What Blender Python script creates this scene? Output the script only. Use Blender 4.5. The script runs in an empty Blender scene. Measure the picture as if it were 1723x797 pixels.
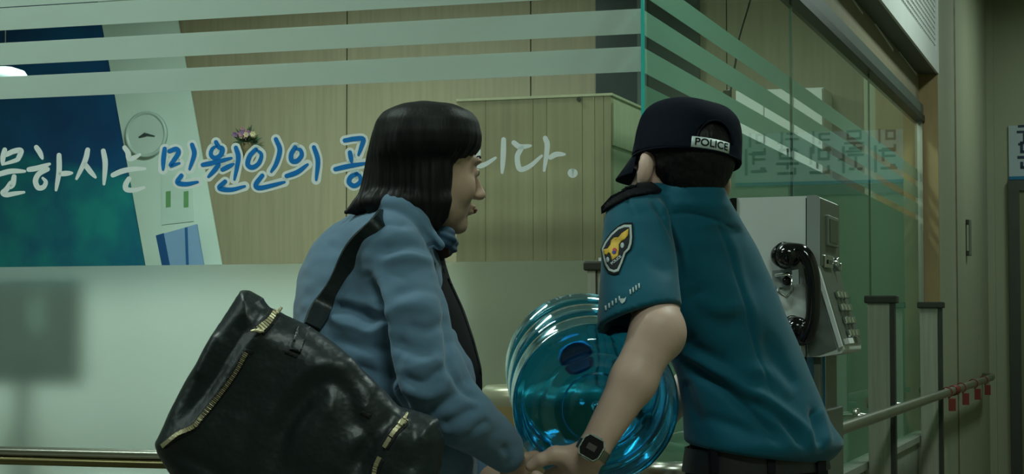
import bpy, bmesh, math, random
import numpy as np
from mathutils import Vector, Matrix
from mathutils.bvhtree import BVHTree

# ------------------------------------------------------------------ camera
SC = bpy.context.scene
FPX, CX, CY, CAMZ = 3200.0, 861.5, 398.5, 1.25
PITCH = math.radians(2.746)
cam_d = bpy.data.cameras.new('camera')
cam_d.sensor_fit = 'HORIZONTAL'; cam_d.sensor_width = 36.0
cam_d.lens = FPX/1723.0*36.0
cam_d.clip_start = 0.05; cam_d.clip_end = 100
cam = bpy.data.objects.new('camera', cam_d)
cam.location = (0, 0, CAMZ); cam.rotation_euler = (math.pi/2 + PITCH, 0, 0)
SC.collection.objects.link(cam); SC.camera = cam
SC.view_settings.view_transform = 'Standard'
SC.view_settings.look = 'None'
SC.view_settings.exposure = EXPOSURE = 0.0
SC.view_settings.gamma = 1.0
SC.view_settings.use_curve_mapping = False
SC.cycles.use_denoising = True
SC.cycles.max_bounces = 14; SC.cycles.transmission_bounces = 12; SC.cycles.transparent_max_bounces = 24
SC.cycles.glossy_bounces = 6; SC.cycles.diffuse_bounces = 4
SC.cycles.caustics_refractive = True; SC.cycles.caustics_reflective = False
SC.cycles.sample_clamp_indirect = 4.0
w = bpy.data.worlds.new('world'); SC.world = w; w.use_nodes = True
w.node_tree.nodes['Background'].inputs[0].default_value = (0.5, 0.7, 0.65, 1)
w.node_tree.nodes['Background'].inputs[1].default_value = 0.05

# room frame: origin at the glass corner, X' towards the corridor side, Y' into the distance
THE = math.atan(1049/3200.0)
CO = np.array([0.0698*4.5, 4.5, 0.0])
NX = np.array([math.cos(THE), -math.sin(THE), 0.0])
RY = np.array([math.sin(THE),  math.cos(THE), 0.0])
def R(x, y, z): return CO + NX*x + RY*y + np.array([0, 0, z])
def toroom(p): q = np.asarray(p) - CO; return np.array([q@NX, q@RY, q[2]])

def lamp(name, x, y, z, sx, sy, power, col=(0.80, 1.0, 0.90), rot=None):
    l = bpy.data.lights.new(name, 'AREA'); l.shape = 'RECTANGLE'; l.size = sx; l.size_y = sy
    l.energy = power; l.color = col
    o = bpy.data.objects.new(name, l); SC.collection.objects.link(o)
    o.location = R(x, y, z); o.rotation_euler = (0, 0, -THE)
    return o
CEIL = 3.7
#  corridor tubes, hall tubes, office tubes (all hang under the ceiling, pointing down)
LAMPS = [('ceiling_tube_light', 1.35, -3.4, 1.2, .3, 40), ('ceiling_tube_light', 1.2, .3, .3, 1.2, 34), ('ceiling_tube_light', 1.2, 4.4, .3, 1.2, 28),
         ('ceiling_tube_light', 1.2, 8.0, .3, 1.2, 17),
         ('ceiling_tube_light', -1.6, -1.6, 1.2, .3, 40), ('ceiling_tube_light', -3.6, -3.2, 1.2, .3, 24),
         ('ceiling_tube_light', -1.9, .42, 1.2, .3, 62), ('ceiling_tube_light', -3.6, 4.9, 1.2, .3, 105), ('ceiling_tube_light', -1.0, 4.6, .3, 1.2, 36)]
for nme, x, y, sx, sy, p_ in LAMPS:
    lamp(nme + '_glow', x, y, CEIL-.13, sx, sy, p_)

# ------------------------------------------------------------------ maths helpers
cP, sP = math.cos(PITCH), math.sin(PITCH)
def raydir(u, v):
    x = (u-CX)/FPX; y = (CY-v)/FPX
    return np.array([x, cP - y*sP, sP + y*cP])
CAM = np.array([0, 0, CAMZ])
def P(u, v, d): return CAM + raydir(u, v)*d
def onX(u, v, xp):            # point where the sight line meets the room plane X' = xp
    r = raydir(u, v); t = (xp + (CO-CAM)@NX)/(r@NX); return CAM + r*t
def onY(u, v, yp):
    r = raydir(u, v); t = (yp + (CO-CAM)@RY)/(r@RY); return CAM + r*t
def proj(p):
    q = np.asarray(p, float) - CAM
    d = q[..., 1]*cP + q[..., 2]*sP; y = -q[..., 1]*sP + q[..., 2]*cP
    return CX + FPX*q[..., 0]/d, CY - FPX*y/d, d

def nrm(v): v = np.asarray(v, float); return v/np.linalg.norm(v)
def srgb(r, g, b):
    f = lambda c: (c/255/12.92) if c/255 <= .04045 else ((c/255+.055)/1.055)**2.4
    return (f(r), f(g), f(b), 1)

_rs = np.random.RandomState(7)
_LAT = _rs.rand(32, 32, 32).astype(np.float32)
def vnoise(p, s):
    q = np.asarray(p)*s; i = np.floor(q).astype(int); f = q - i; f = f*f*(3-2*f)
    r = 0
    for a in (0, 1):
        for b in (0, 1):
            for c in (0, 1):
                wv = (f[:, 0] if a else 1-f[:, 0])*(f[:, 1] if b else 1-f[:, 1])*(f[:, 2] if c else 1-f[:, 2])
                r = r + wv*_LAT[(i[:, 0]+a) % 32, (i[:, 1]+b) % 32, (i[:, 2]+c) % 32]
    return r*2-1

# ------------------------------------------------------------------ objects
ORG = {}
def finish(o, smooth=True):
    me = o.data
    me.polygons.foreach_set('use_smooth', [smooth]*len(me.polygons)); me.update()
def link(name, verts, faces, mat, parent=None, smooth=False, auto=None):
    """verts are in world space; the object's origin is its own base (top level) or its parent's"""
    V = np.asarray(verts, float)
    if parent is None:
        o0 = np.array([(V[:, 0].min()+V[:, 0].max())/2, (V[:, 1].min()+V[:, 1].max())/2, V[:, 2].min()])
    else:
        o0 = ORG[parent.name]
    me = bpy.data.meshes.new(name)
    me.from_pydata((V-o0).tolist(), [], faces if isinstance(faces, list) else faces.tolist())
    me.validate(); me.update()
    o = bpy.data.objects.new(name, me); SC.collection.objects.link(o)
    if parent is None: o.location = o0
    else: o.parent = parent
    ORG[o.name] = o0
    if mat is not None: me.materials.append(mat)
    if smooth: finish(o)
    if auto is not None:
        me.polygons.foreach_set('use_smooth', [True]*len(me.polygons))
        bm = bmesh.new(); bm.from_mesh(me)
        for e in bm.edges:
            if len(e.link_faces) == 2 and e.calc_face_angle(0) > math.radians(auto): e.smooth = False
        bm.to_mesh(me); bm.free()
    return o
def thing(name, label, cat, base, group=None):
    o = bpy.data.objects.new(name, None); SC.collection.objects.link(o)
    o.location = base; ORG[o.name] = np.asarray(base, float); o.empty_display_size = .1
    return tag(o, label, cat, group)
def tag(o, label, cat, group=None):
    o['label'] = label; o['category'] = cat
    if group: o['group'] = group
    return o
def struct(o): o['kind'] = 'structure'; return o

class MB:
    def __init__(s): s.v = []; s.f = []
    def add(s, V, F):
        n = len(s.v); s.v += [tuple(map(float, p)) for p in V]; s.f += [tuple(int(i)+n for i in f) for f in F]; return s
    def hexa(s, pts): # 8 points: bottom 4 ccw, top 4
        return s.add(pts, [(3, 2, 1, 0), (4, 5, 6, 7), (0, 1, 5, 4), (1, 2, 6, 5), (2, 3, 7, 6), (3, 0, 4, 7)])
    def box(s, x0, x1, y0, y1, z0, z1, fr=None, bev=0):
        fr = fr or R
        if bev <= 0:
            return s.hexa([fr(x0, y0, z0), fr(x1, y0, z0), fr(x1, y1, z0), fr(x0, y1, z0), fr(x0, y0, z1), fr(x1, y0, z1), fr(x1, y1, z1), fr(x0, y1, z1)])
        bm = bmesh.new(); bmesh.ops.create_cube(bm, size=1)
        for v in bm.verts: v.co = Vector(((x0+x1)/2+v.co.x*(x1-x0), (y0+y1)/2+v.co.y*(y1-y0), (z0+z1)/2+v.co.z*(z1-z0)))
        bmesh.ops.bevel(bm, geom=bm.edges[:], offset=bev, segments=3, affect='EDGES', profile=.5)
        bm.verts.index_update()
        s.add([fr(*v.co) for v in bm.verts], [[v.index for v in f.verts] for f in bm.faces]); bm.free(); return s
    def tube(s, pts, r, n=14, cap=True):
        pts = [np.asarray(p, float) for p in pts]; rr = r if hasattr(r, '__len__') else [r]*len(pts)
        V = []; F = []; up = np.array([0, 0, 1.]); a = None
        for i, p in enumerate(pts):
            t = nrm(pts[min(i+1, len(pts)-1)] - pts[max(i-1, 0)])
            if a is None:
                a = np.cross(t, up if abs(t[2]) < .9 else np.array([1., 0, 0]))
            a = nrm(a - t*(a@t)); b = np.cross(t, a)
            for k in range(n):
                c = 2*math.pi*k/n; V.append(p + rr[i]*(math.cos(c)*a + math.sin(c)*b))
        for i in range(len(pts)-1):
            for k in range(n):
                k2 = (k+1) % n; F.append((i*n+k, i*n+k2, (i+1)*n+k2, (i+1)*n+k))
        if cap: F.append(tuple(range(n))[::-1]); F.append(tuple((len(pts)-1)*n+k for k in range(n)))
        return s.add(V, F)
    def lathe(s, prof, o, ax, n=48, cap=False):
        """prof: (radius, height) along axis ax from o"""
        ax = nrm(ax); a = nrm(np.cross(ax, [0.3, 0.1, .9] if abs(ax[2]) < .9 else [1, 0, 0])); b = np.cross(ax, a)
        V = []; F = []
        for r_, h in prof:
            for k in range(n):
                c = 2*math.pi*k/n; V.append(np.asarray(o)+ax*h + r_*(math.cos(c)*a+math.sin(c)*b))
        for i in range(len(prof)-1):
            for k in range(n):
                k2 = (k+1) % n; F.append((i*n+k, i*n+k2, (i+1)*n+k2, (i+1)*n+k))
        if cap: F.append(tuple(range(n))[::-1]); F.append(tuple((len(prof)-1)*n+k for k in range(n)))
        return s.add(V, F)
    def prism(s, pts, off):
        """planar polygon extruded by off"""
        n = len(pts); off = np.asarray(off, float)
        return s.add(list(map(np.asarray, pts)) + [np.asarray(p)+off for p in pts],
                     [tuple(range(n))[::-1], tuple(range(n, 2*n))] + [(i, (i+1) % n, n+(i+1) % n, n+i) for i in range(n)])
    def build(s, name, mat, parent=None, smooth=False, auto=None): return link(name, s.v, s.f, mat, parent, smooth, auto)

def crom(pts, n=8):
    pts = [np.asarray(p, float) for p in pts]
    if len(pts) < 3: return [pts[0]+(pts[1]-pts[0])*i/n for i in range(n+1)]
    q = [2*pts[0]-pts[1]] + pts + [2*pts[-1]-pts[-2]]; out = []
    for i in range(1, len(q)-2):
        for k in range(n):
            t = k/n; a, b, c, d = q[i-1:i+3]
            out.append(.5*(2*b+(c-a)*t+(2*a-5*b+4*c-d)*t*t+(3*b-a-3*c+d)*t**3))
    out.append(pts[-1]); return out

# ------------------------------------------------------------------ signed-distance modelling
class SDF:
    def __init__(s, lo, hi, h):
        s.lo = np.asarray(lo, float); s.h = h
        s.n = np.ceil((np.asarray(hi)-s.lo)/h).astype(int)+1
        s.F = np.full(s.n, 1.0, np.float32)
        s.ax = [(s.lo[i]+h*np.arange(s.n[i])).astype(np.float32) for i in range(3)]
    def sub(s, lo, hi):
        a = np.clip(np.floor((np.asarray(lo)-s.lo)/s.h).astype(int), 0, s.n); b = np.clip(np.ceil((np.asarray(hi)-s.lo)/s.h).astype(int)+1, 0, s.n)
        sl = tuple(slice(a[i], b[i]) for i in range(3))
        return sl, s.ax[0][sl[0]][:, None, None], s.ax[1][sl[1]][None, :, None], s.ax[2][sl[2]][None, None, :]
    def comb(s, sl, g, k, op):
        f = s.F[sl]
        if f.size == 0: return
        if op == 'u':
            hh = np.clip(.5+.5*(g-f)/k, 0, 1) if k > 0 else None
            s.F[sl] = (g + (f-g)*hh - k*hh*(1-hh)) if k > 0 else np.minimum(f, g)
        elif op == 's':
            g = -g; hh = np.clip(.5-.5*(g-f)/max(k, 1e-6), 0, 1); s.F[sl] = g + (f-g)*hh + k*hh*(1-hh)
        elif op == 'i':
            hh = np.clip(.5-.5*(g-f)/max(k, 1e-6), 0, 1); s.F[sl] = g + (f-g)*hh + k*hh*(1-hh)
    def cone(s, a, b, ra, rb, k=.015, op='u', flat=None):
        """flat: (direction, factor) squashes the section along a direction"""
        a = np.asarray(a, float); b = np.asarray(b, float); m = max(ra, rb)*1.3+k*1.5+.006
        sl, X, Y, Z = s.sub(np.minimum(a, b)-m, np.maximum(a, b)+m)
        ba = b-a; L = max(ba@ba, 1e-12)
        dx, dy, dz = X-a[0], Y-a[1], Z-a[2]
        t = np.clip((dx*ba[0]+dy*ba[1]+dz*ba[2])/L, 0, 1)
        qx, qy, qz = dx-t*ba[0], dy-t*ba[1], dz-t*ba[2]
        d2 = qx*qx+qy*qy+qz*qz
        if flat is not None:
            e = nrm(flat[0]); c = qx*e[0]+qy*e[1]+qz*e[2]; d2 = d2 + c*c*(1/flat[1]**2-1)
        s.comb(sl, np.sqrt(d2)-(ra+(rb-ra)*t), k, op); return s
    def ell(s, c, r, M=None, k=.015, op='u'):
        c = np.asarray(c, float); r = np.asarray(r, float); m = r.max()+k*1.5+.006
        sl, X, Y, Z = s.sub(c-m, c+m)
        M = np.eye(3) if M is None else M     # columns = local axes in world
        p = [(X-c[0])*M[0, i]+(Y-c[1])*M[1, i]+(Z-c[2])*M[2, i] for i in range(3)]
        k0 = np.sqrt(sum((p[i]/r[i])**2 for i in range(3)))+1e-6; k1 = np.sqrt(sum((p[i]/r[i]**2)**2 for i in range(3)))+1e-6
        s.comb(sl, k0*(k0-1)/k1, k, op); return s
    def box(s, c, hf, M=None, rd=.005, k=.01, op='u'):
        c = np.asarray(c, float); hf = np.asarray(hf, float); m = np.linalg.norm(hf)+k*1.5+.006
        sl, X, Y, Z = s.sub(c-m, c+m); M = np.eye(3) if M is None else M
        q = [np.abs((X-c[0])*M[0, i]+(Y-c[1])*M[1, i]+(Z-c[2])*M[2, i])-hf[i]+rd for i in range(3)]
        g = np.sqrt(sum(np.maximum(x, 0)**2 for x in q))+np.minimum(np.maximum(q[0], np.maximum(q[1], q[2])), 0)-rd
        s.comb(sl, g, k, op); return s
    def plane(s, p, n, k=.004):      # keep the side the normal points away from
        n = nrm(n); X, Y, Z = s.ax[0][:, None, None], s.ax[1][None, :, None], s.ax[2][None, None, :]
        g = (X-p[0])*n[0]+(Y-p[1])*n[1]+(Z-p[2])*n[2]
        s.comb((slice(None),)*3, g, k, 'i'); return s
    def loft(s, rows, phi, a, b, k=.015, op='u', e=2.0, shrink=0, endk=.02, rowdepth=None):
        """rows (v, uL, uR, d): section ellipses at each height; silhouettes run from uL to uR as seen from the front"""
        z = []; cx = []; cy = []; hw = []
        for v, uL, uR, d in rows:
            A = P(uL, v, d); B = P(uR, v, d); z.append(A[2]); cx.append((A[0]+B[0])/2); cy.append(A[1]); hw.append((B[0]-A[0])/2)
        z = np.array(z); o = np.argsort(z); z = z[o]; cx = np.array(cx)[o]; cy = np.array(cy)[o]; hw = np.array(hw)[o]
        c_, s_ = math.cos(phi), math.sin(phi); q = math.sqrt((a*c_)**2+(b*s_)**2)
        lo = [(cx-hw*max(a, b)/q).min()-.03, (cy-hw*max(a, b)/q).min()-.03, z[0]-.03]; hi = [(cx+hw*max(a, b)/q).max()+.03, (cy+hw*max(a, b)/q).max()+.03, z[-1]+.03]
        sl, X, Y, Z = s.sub(lo, hi); zz = Z.ravel()
        def itp(y):
            zf = np.linspace(z[0], z[-1], 200); yf = np.interp(zf, z, y); ker = np.hanning(15); ker /= ker.sum()
            yf = np.convolve(np.pad(yf, 7, 'edge'), ker, 'valid'); return np.interp(zz, zf, yf)[None, None, :]
        Cx, Cy, H = itp(cx), itp(cy), itp(hw)/q
        dx, dy = X-Cx, Y-Cy; lx = dx*c_+dy*s_; ly = -dx*s_+dy*c_
        ra, rb = H*a-shrink, H*b-shrink
        k0 = ((np.abs(lx)/ra)**e+(np.abs(ly)/rb)**e)**(1/e)+1e-6
        g = (k0-1)*np.minimum(np.sqrt(lx*lx+ly*ly)/k0, np.maximum(ra, rb))
        if op == 'cut':      # keep open ended for subtraction
            s.comb(sl, g, .004, 's'); return s
        gz = np.maximum(Z-z[-1], z[0]-Z)+0*g
        hh = np.clip(.5-.5*(gz-g)/endk, 0, 1); g = gz+(g-gz)*hh+endk*hh*(1-hh)
        s.comb(sl, g, k, op); return s
    def pillow(s, poly, y0, T, w, k=.01, op='u', tilt=(0, 0)):
        """closed outline (x,z) thickened around the plane y = y0 + tilt, rounded off towards its border over width w"""
        poly = np.asarray(poly, float); lo = [poly[:, 0].min()-.02, y0-T-.12, poly[:, 1].min()-.02]; hi = [poly[:, 0].max()+.02, y0+T+.12, poly[:, 1].max()+.02]
        sl, X, Y, Z = s.sub(lo, hi); x = X[:, 0, 0][:, None]; z = Z[0, 0, :][None, :]
        d = np.full((x.size, z.size), 1e9); ins = np.zeros(d.shape, bool); n = len(poly)
        for i in range(n):
            a, b = poly[i], poly[(i+1) % n]; e = b-a; t = np.clip(((x-a[0])*e[0]+(z-a[1])*e[1])/(e@e), 0, 1)
            d = np.minimum(d, np.hypot(x-a[0]-t*e[0], z-a[1]-t*e[1]))
            c = ((a[1] > z) != (b[1] > z)) & (x < (b[0]-a[0])*(z-a[1])/((b[1]-a[1]) if b[1] != a[1] else 1e-9)+a[0]); ins ^= c
        tt = np.clip(d/w, 0, 1); th = T*np.sqrt(np.maximum(1-(1-tt)**2, 0))
        yc = y0+tilt[0]*(x-poly[:, 0].mean())+tilt[1]*(z-poly[:, 1].mean())
        g = np.where(ins[:, None, :], (np.abs(Y-yc[:, None, :])-th[:, None, :])*.7, np.sqrt(d[:, None, :]**2+(Y-yc[:, None, :])**2))
        s.comb(sl, g, k, op); return s
    def mesh(s, relax=2):
        F = s.F; I = F < 0
        nz = [np.any(I, axis=tuple(j for j in range(3) if j != i)).nonzero()[0] for i in range(3)]
        sl = tuple(slice(max(a[0]-2, 0), a[-1]+3) for a in nz); off = np.array([q.start for q in sl])
        F = np.pad(F[sl], 1, constant_values=.01); I = F < 0; lo = s.lo + (off-1)*s.h
        n = np.array(F.shape)
        cnt = np.zeros(n-1, np.int8)
        C = [(a, b, c) for a in (0, 1) for b in (0, 1) for c in (0, 1)]
        for a, b, c in C: cnt += I[a:n[0]-1+a, b:n[1]-1+b, c:n[2]-1+c]
        act = np.argwhere((cnt > 0) & (cnt < 8)); idx = np.full(n-1, -1, np.int32); idx[tuple(act.T)] = np.arange(len(act))
        val = np.stack([F[act[:, 0]+a, act[:, 1]+b, act[:, 2]+c] for a, b, c in C], 1)
        S = np.zeros((len(act), 3)); N = np.zeros(len(act))
        for i in range(8):
            for j in range(i+1, 8):
                if sum(abs(C[i][q]-C[j][q]) for q in range(3)) != 1: continue
                m = (val[:, i] < 0) != (val[:, j] < 0)
                t = val[m, i]/(val[m, i]-val[m, j]); S[m] += np.array(C[i]) + t[:, None]*(np.array(C[j])-np.array(C[i])); N[m] += 1
        V = lo + s.h*(act + S/N[:, None])
        Q = []
        for ax in range(3):
            o1, o2 = [q for q in range(3) if q != ax]
            A = np.take(I, range(0, n[ax]-1), ax); B = np.take(I, range(1, n[ax]), ax)
            for flip, M in ((False, A & ~B), (True, B & ~A)):
                p = np.argwhere(M); p = p[(p[:, o1] > 0) & (p[:, o2] > 0) & (p[:, o1] < n[o1]-1) & (p[:, o2] < n[o2]-1)]
                def at(d1, d2):
                    q = p.copy(); q[:, o1] -= d1; q[:, o2] -= d2; return idx[tuple(q.T)]
                q = np.stack([at(1, 1), at(0, 1), at(0, 0), at(1, 0)], 1)
                if flip ^ (ax == 1): q = q[:, ::-1]
                Q.append(q)
        Q = np.concatenate(Q); Q = Q[(Q >= 0).all(1)]
        for _ in range(relax): V = lap(V, Q, .5)
        return V, Q
def lap(V, Q, f):
    S = np.zeros_like(V); N = np.zeros(len(V))
    for a, b in ((0, 1), (1, 2), (2, 3), (3, 0)):
        for i, j in ((a, b), (b, a)):
            for c in range(3): S[:, c] += np.bincount(Q[:, i], V[Q[:, j], c], len(V))
            N += np.bincount(Q[:, i], None, len(V))
    return V + f*(S/np.maximum(N, 1)[:, None]-V)
def vnormals(V, Q):
    n = np.cross(V[Q[:, 2]]-V[Q[:, 0]], V[Q[:, 3]]-V[Q[:, 1]]); N = np.zeros_like(V)
    for i in range(4):
        for c in range(3): N[:, c] += np.bincount(Q[:, i], n[:, c], len(V))
    return N/np.maximum(np.linalg.norm(N, axis=1), 1e-12)[:, None]
def creases(V, Q, lines, d, front=True):
    """lines: (points (u,v), radius, depth); cloth folds running along a line on the front side. + depth = valley, - = ridge"""
    N = vnormals(V, Q); W = np.clip(-N[:, 1]*2.5, 0, 1) if front else 1.0; D = np.zeros(len(V))
    for pts, r, dep in lines:
        pp = np.array([P(u, v, d)[[0, 2]] for u, v in crom([np.array(q, float) for q in pts], 5)])
        lo = pp.min(0)-3*r; hi = pp.max(0)+3*r; m = np.where((V[:, 0] > lo[0]) & (V[:, 0] < hi[0]) & (V[:, 2] > lo[1]) & (V[:, 2] < hi[1]))[0]
        if not len(m): continue
        x = V[m][:, [0, 2]]; best = np.full(len(m), 1e9); bt = np.zeros(len(m)); n = len(pp)-1
        for i in range(n):
            e = pp[i+1]-pp[i]; t = np.clip(((x-pp[i])@e)/(e@e+1e-12), 0, 1); dd = np.hypot(*(x-pp[i]-t[:, None]*e).T)
            c = dd < best; best[c] = dd[c]; bt[c] = (i+t[c])/n
        tap = np.clip(np.minimum(bt, 1-bt)*5+.25, 0, 1)
        D[m] -= dep*np.exp(-(best/r)**2)*tap
    return V + N*(D*W)[:, None]

def bvh_of(V, Q): return BVHTree.FromPolygons([tuple(p) for p in V], [tuple(map(int, q)) for q in Q])
def hit(bvh, u, v):
    r = bvh.ray_cast(Vector(CAM), Vector(raydir(u, v)).normalized())
    return r[0], r[1]
def patch(name, poly, bvh, off, mat, parent, step=3.0, thick=.0015, rad=None):
    """a piece of cloth, tape or metal lying on a curved surface: outline given in photo coordinates"""
    bm = bmesh.new(); pts = []
    n = len(poly)
    for i in range(n):
        a = np.array(poly[i], float); b = np.array(poly[(i+1) % n], float); m = max(1, int(np.hypot(*(b-a))/step))
        pts += [a+(b-a)*k/m for k in range(m)]
    vs = [bm.verts.new((p[0], p[1], 0)) for p in pts]; f = bm.faces.new(vs)
    lo = np.min(pts, 0); hi = np.max(pts, 0)
    bmesh.ops.triangulate(bm, faces=[f])
    for ax in (0, 1):
        c = lo[ax]+step
        while c < hi[ax]:
            no = [0, 0, 0]; no[ax] = 1; co = [0, 0, 0]; co[ax] = c
            bmesh.ops.bisect_plane(bm, geom=bm.verts[:]+bm.edges[:]+bm.faces[:], plane_co=co, plane_no=no); c += step
    bm.verts.index_update(); V = []; last = None
    for v in bm.verts:
        p, nn = hit(bvh, v.co.x, v.co.y); V.append((v.co.x, v.co.y, p, nn))
    ds = [proj(np.array(p))[2] for _, _, p, _ in V if p is not None]; dm = float(np.median(ds)) if ds else 3.0
    W = []
    for u, vv, p, nn in V:
        if p is None: W.append(P(u, vv, dm)-0*CAM)
        else:
            if nn.dot(Vector(raydir(u, vv))) > 0: nn = -nn
            W.append(np.array(p)+np.array(nn)*off)
    F = [[v.index for v in f.verts] for f in bm.faces]; bm.free()
    o = link(name, W, F, mat, parent, smooth=True)
    md = o.modifiers.new('thickness', 'SOLIDIFY'); md.thickness = thick; md.offset = 0
    return o
def text_mesh(s, size, bold=0.0):
    c = bpy.data.curves.new('lettering_curve', 'FONT'); c.body = s; c.size = size; c.align_x = 'CENTER'; c.align_y = 'CENTER'; c.offset = bold
    o = bpy.data.objects.new('lettering_tmp', c); SC.collection.objects.link(o)
    bpy.context.view_layer.update(); me = bpy.data.meshes.new_from_object(o.evaluated_get(bpy.context.evaluated_depsgraph_get()))
    V = [tuple(v.co) for v in me.vertices]; F = [tuple(p.vertices) for p in me.polygons]
    bpy.data.objects.remove(o); bpy.data.curves.remove(c); bpy.data.meshes.remove(me); return V, F

# ------------------------------------------------------------------ materials
def mat(name, col, rough=.5, metal=0, spec=.5, bump=None, var=None, sheen=0, sub=0, coat=0, trans=0, ior=1.45, emit=None, aniso=None):
    """bump=(scale, strength, kind, stretch)   var=(scale, amount, stretch)"""
    m = bpy.data.materials.new(name); m.use_nodes = True; nt = m.node_tree; b = nt.nodes['Principled BSDF']
    b.inputs['Base Color'].default_value = col; b.inputs['Roughness'].default_value = rough; b.inputs['Metallic'].default_value = metal
    b.inputs['Specular IOR Level'].default_value = spec; b.inputs['IOR'].default_value = ior
    if sheen: b.inputs['Sheen Weight'].default_value = sheen
    if coat: b.inputs['Coat Weight'].default_value = coat; b.inputs['Coat Roughness'].default_value = .1
    if sub: b.inputs['Subsurface Weight'].default_value = sub; b.inputs['Subsurface Radius'].default_value = (1, .35, .2); b.inputs['Subsurface Scale'].default_value = .008
    if trans: b.inputs['Transmission Weight'].default_value = trans
    if emit: b.inputs['Emission Color'].default_value = emit[0]; b.inputs['Emission Strength'].default_value = emit[1]
    tc = nt.nodes.new('ShaderNodeTexCoord')
    def noise(scale, stretch, kind='noise'):
        mp = nt.nodes.new('ShaderNodeMapping'); mp.inputs['Scale'].default_value = stretch or (1, 1, 1)
        nt.links.new(tc.outputs['Object'], mp.inputs[0])
        if kind == 'wave':
            t = nt.nodes.new('ShaderNodeTexWave'); t.inputs['Scale'].default_value = scale; t.inputs['Distortion'].default_value = 1.5
        elif kind == 'voronoi':
            t = nt.nodes.new('ShaderNodeTexVoronoi'); t.inputs['Scale'].default_value = scale
        else:
            t = nt.nodes.new('ShaderNodeTexNoise'); t.inputs['Scale'].default_value = scale; t.inputs['Detail'].default_value = 5
        nt.links.new(mp.outputs[0], t.inputs['Vector']); return t.outputs['Distance' if kind == 'voronoi' else 'Fac']
    if var:
        f = noise(var[0], var[2] if len(var) > 2 else None); mr = nt.nodes.new('ShaderNodeMapRange')
        nt.links.new(f, mr.inputs[0]); mr.inputs[1].default_value = .3; mr.inputs[2].default_value = .7; mr.inputs[3].default_value = 1-var[1]; mr.inputs[4].default_value = 1+var[1]
        mx = nt.nodes.new('ShaderNodeMix'); mx.data_type = 'RGBA'; mx.blend_type = 'MULTIPLY'; mx.inputs[0].default_value = 1
        mx.inputs[6].default_value = col; nt.links.new(mr.outputs[0], mx.inputs[7]); nt.links.new(mx.outputs[2], b.inputs['Base Color'])
    if bump:
        f = noise(bump[0], bump[3] if len(bump) > 3 else None, bump[2] if len(bump) > 2 else 'noise'); bp = nt.nodes.new('ShaderNodeBump')
        bp.inputs['Strength'].default_value = bump[1]; bp.inputs['Distance'].default_value = .002; nt.links.new(f, bp.inputs['Height']); nt.links.new(bp.outputs[0], b.inputs['Normal'])
    return m
M = {}
M['tan_wall'] = mat('tan_wall_panel', srgb(142, 134, 108), .6, var=(3, .10, (14, 14, .6)), bump=(60, .15))
M['wood'] = mat('light_wood_veneer', srgb(156, 144, 114), .5, var=(2.2, .12, (22, 22, .5)), bump=(30, .1, 'noise', (8, 8, .6)))
M['wood_edge'] = mat('pale_wood_side', srgb(186, 180, 150), .5, var=(2.2, .08, (16, 16, .5)))
M['cream_wall'] = mat('cream_painted_wall', srgb(158, 162, 136), .75, var=(1.4, .06), bump=(90, .12))
M['tan_column'] = mat('tan_stone_column', srgb(150, 128, 90), .6, var=(4, .18, (3, 3, .7)))
M['ceiling'] = mat('ceiling_paint', srgb(190, 195, 185), .8, var=(3, .03))
M['floor'] = mat('floor_tiles', srgb(110, 108, 98), .25, var=(2, .08), bump=(3, .05))
M['white_paint'] = mat('white_enamel', srgb(226, 230, 226), .5, var=(5, .03))
M['grey_ledge'] = mat('pale_stone_ledge', srgb(150, 156, 142), .55, var=(7, .1))
M['post'] = mat('grey_brown_laminate', srgb(160, 160, 144), .5, var=(3, .16, (20, 20, .6)))
M['dark_metal'] = mat('dark_bronze_metal', srgb(62, 64, 56), .45, .3, var=(8, .1))
M['rail_metal'] = mat('brushed_steel', srgb(196, 196, 184), .28, 1, bump=(60, .08, 'noise', (1, 1, 12)), var=(5, .05))
M['channel'] = mat('dark_green_channel', srgb(34, 44, 38), .4, .5, var=(6, .1))
M['channel_light'] = mat('grey_channel', srgb(92, 104, 96), .45, .3, var=(6, .08))
M['chrome'] = mat('polished_chrome', srgb(205, 212, 210), .12, 1, var=(9, .03))
M['blue_panel'] = None
M['dark_door'] = mat('dark_tinted_door', srgb(44, 56, 54), .25, var=(2, .15))
M['white_letter'] = mat('white_vinyl', srgb(232, 240, 238), .5, var=(30, .02))
M['blue_letter'] = mat('blue_vinyl', srgb(0, 118, 196), .45, var=(30, .03))

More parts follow.
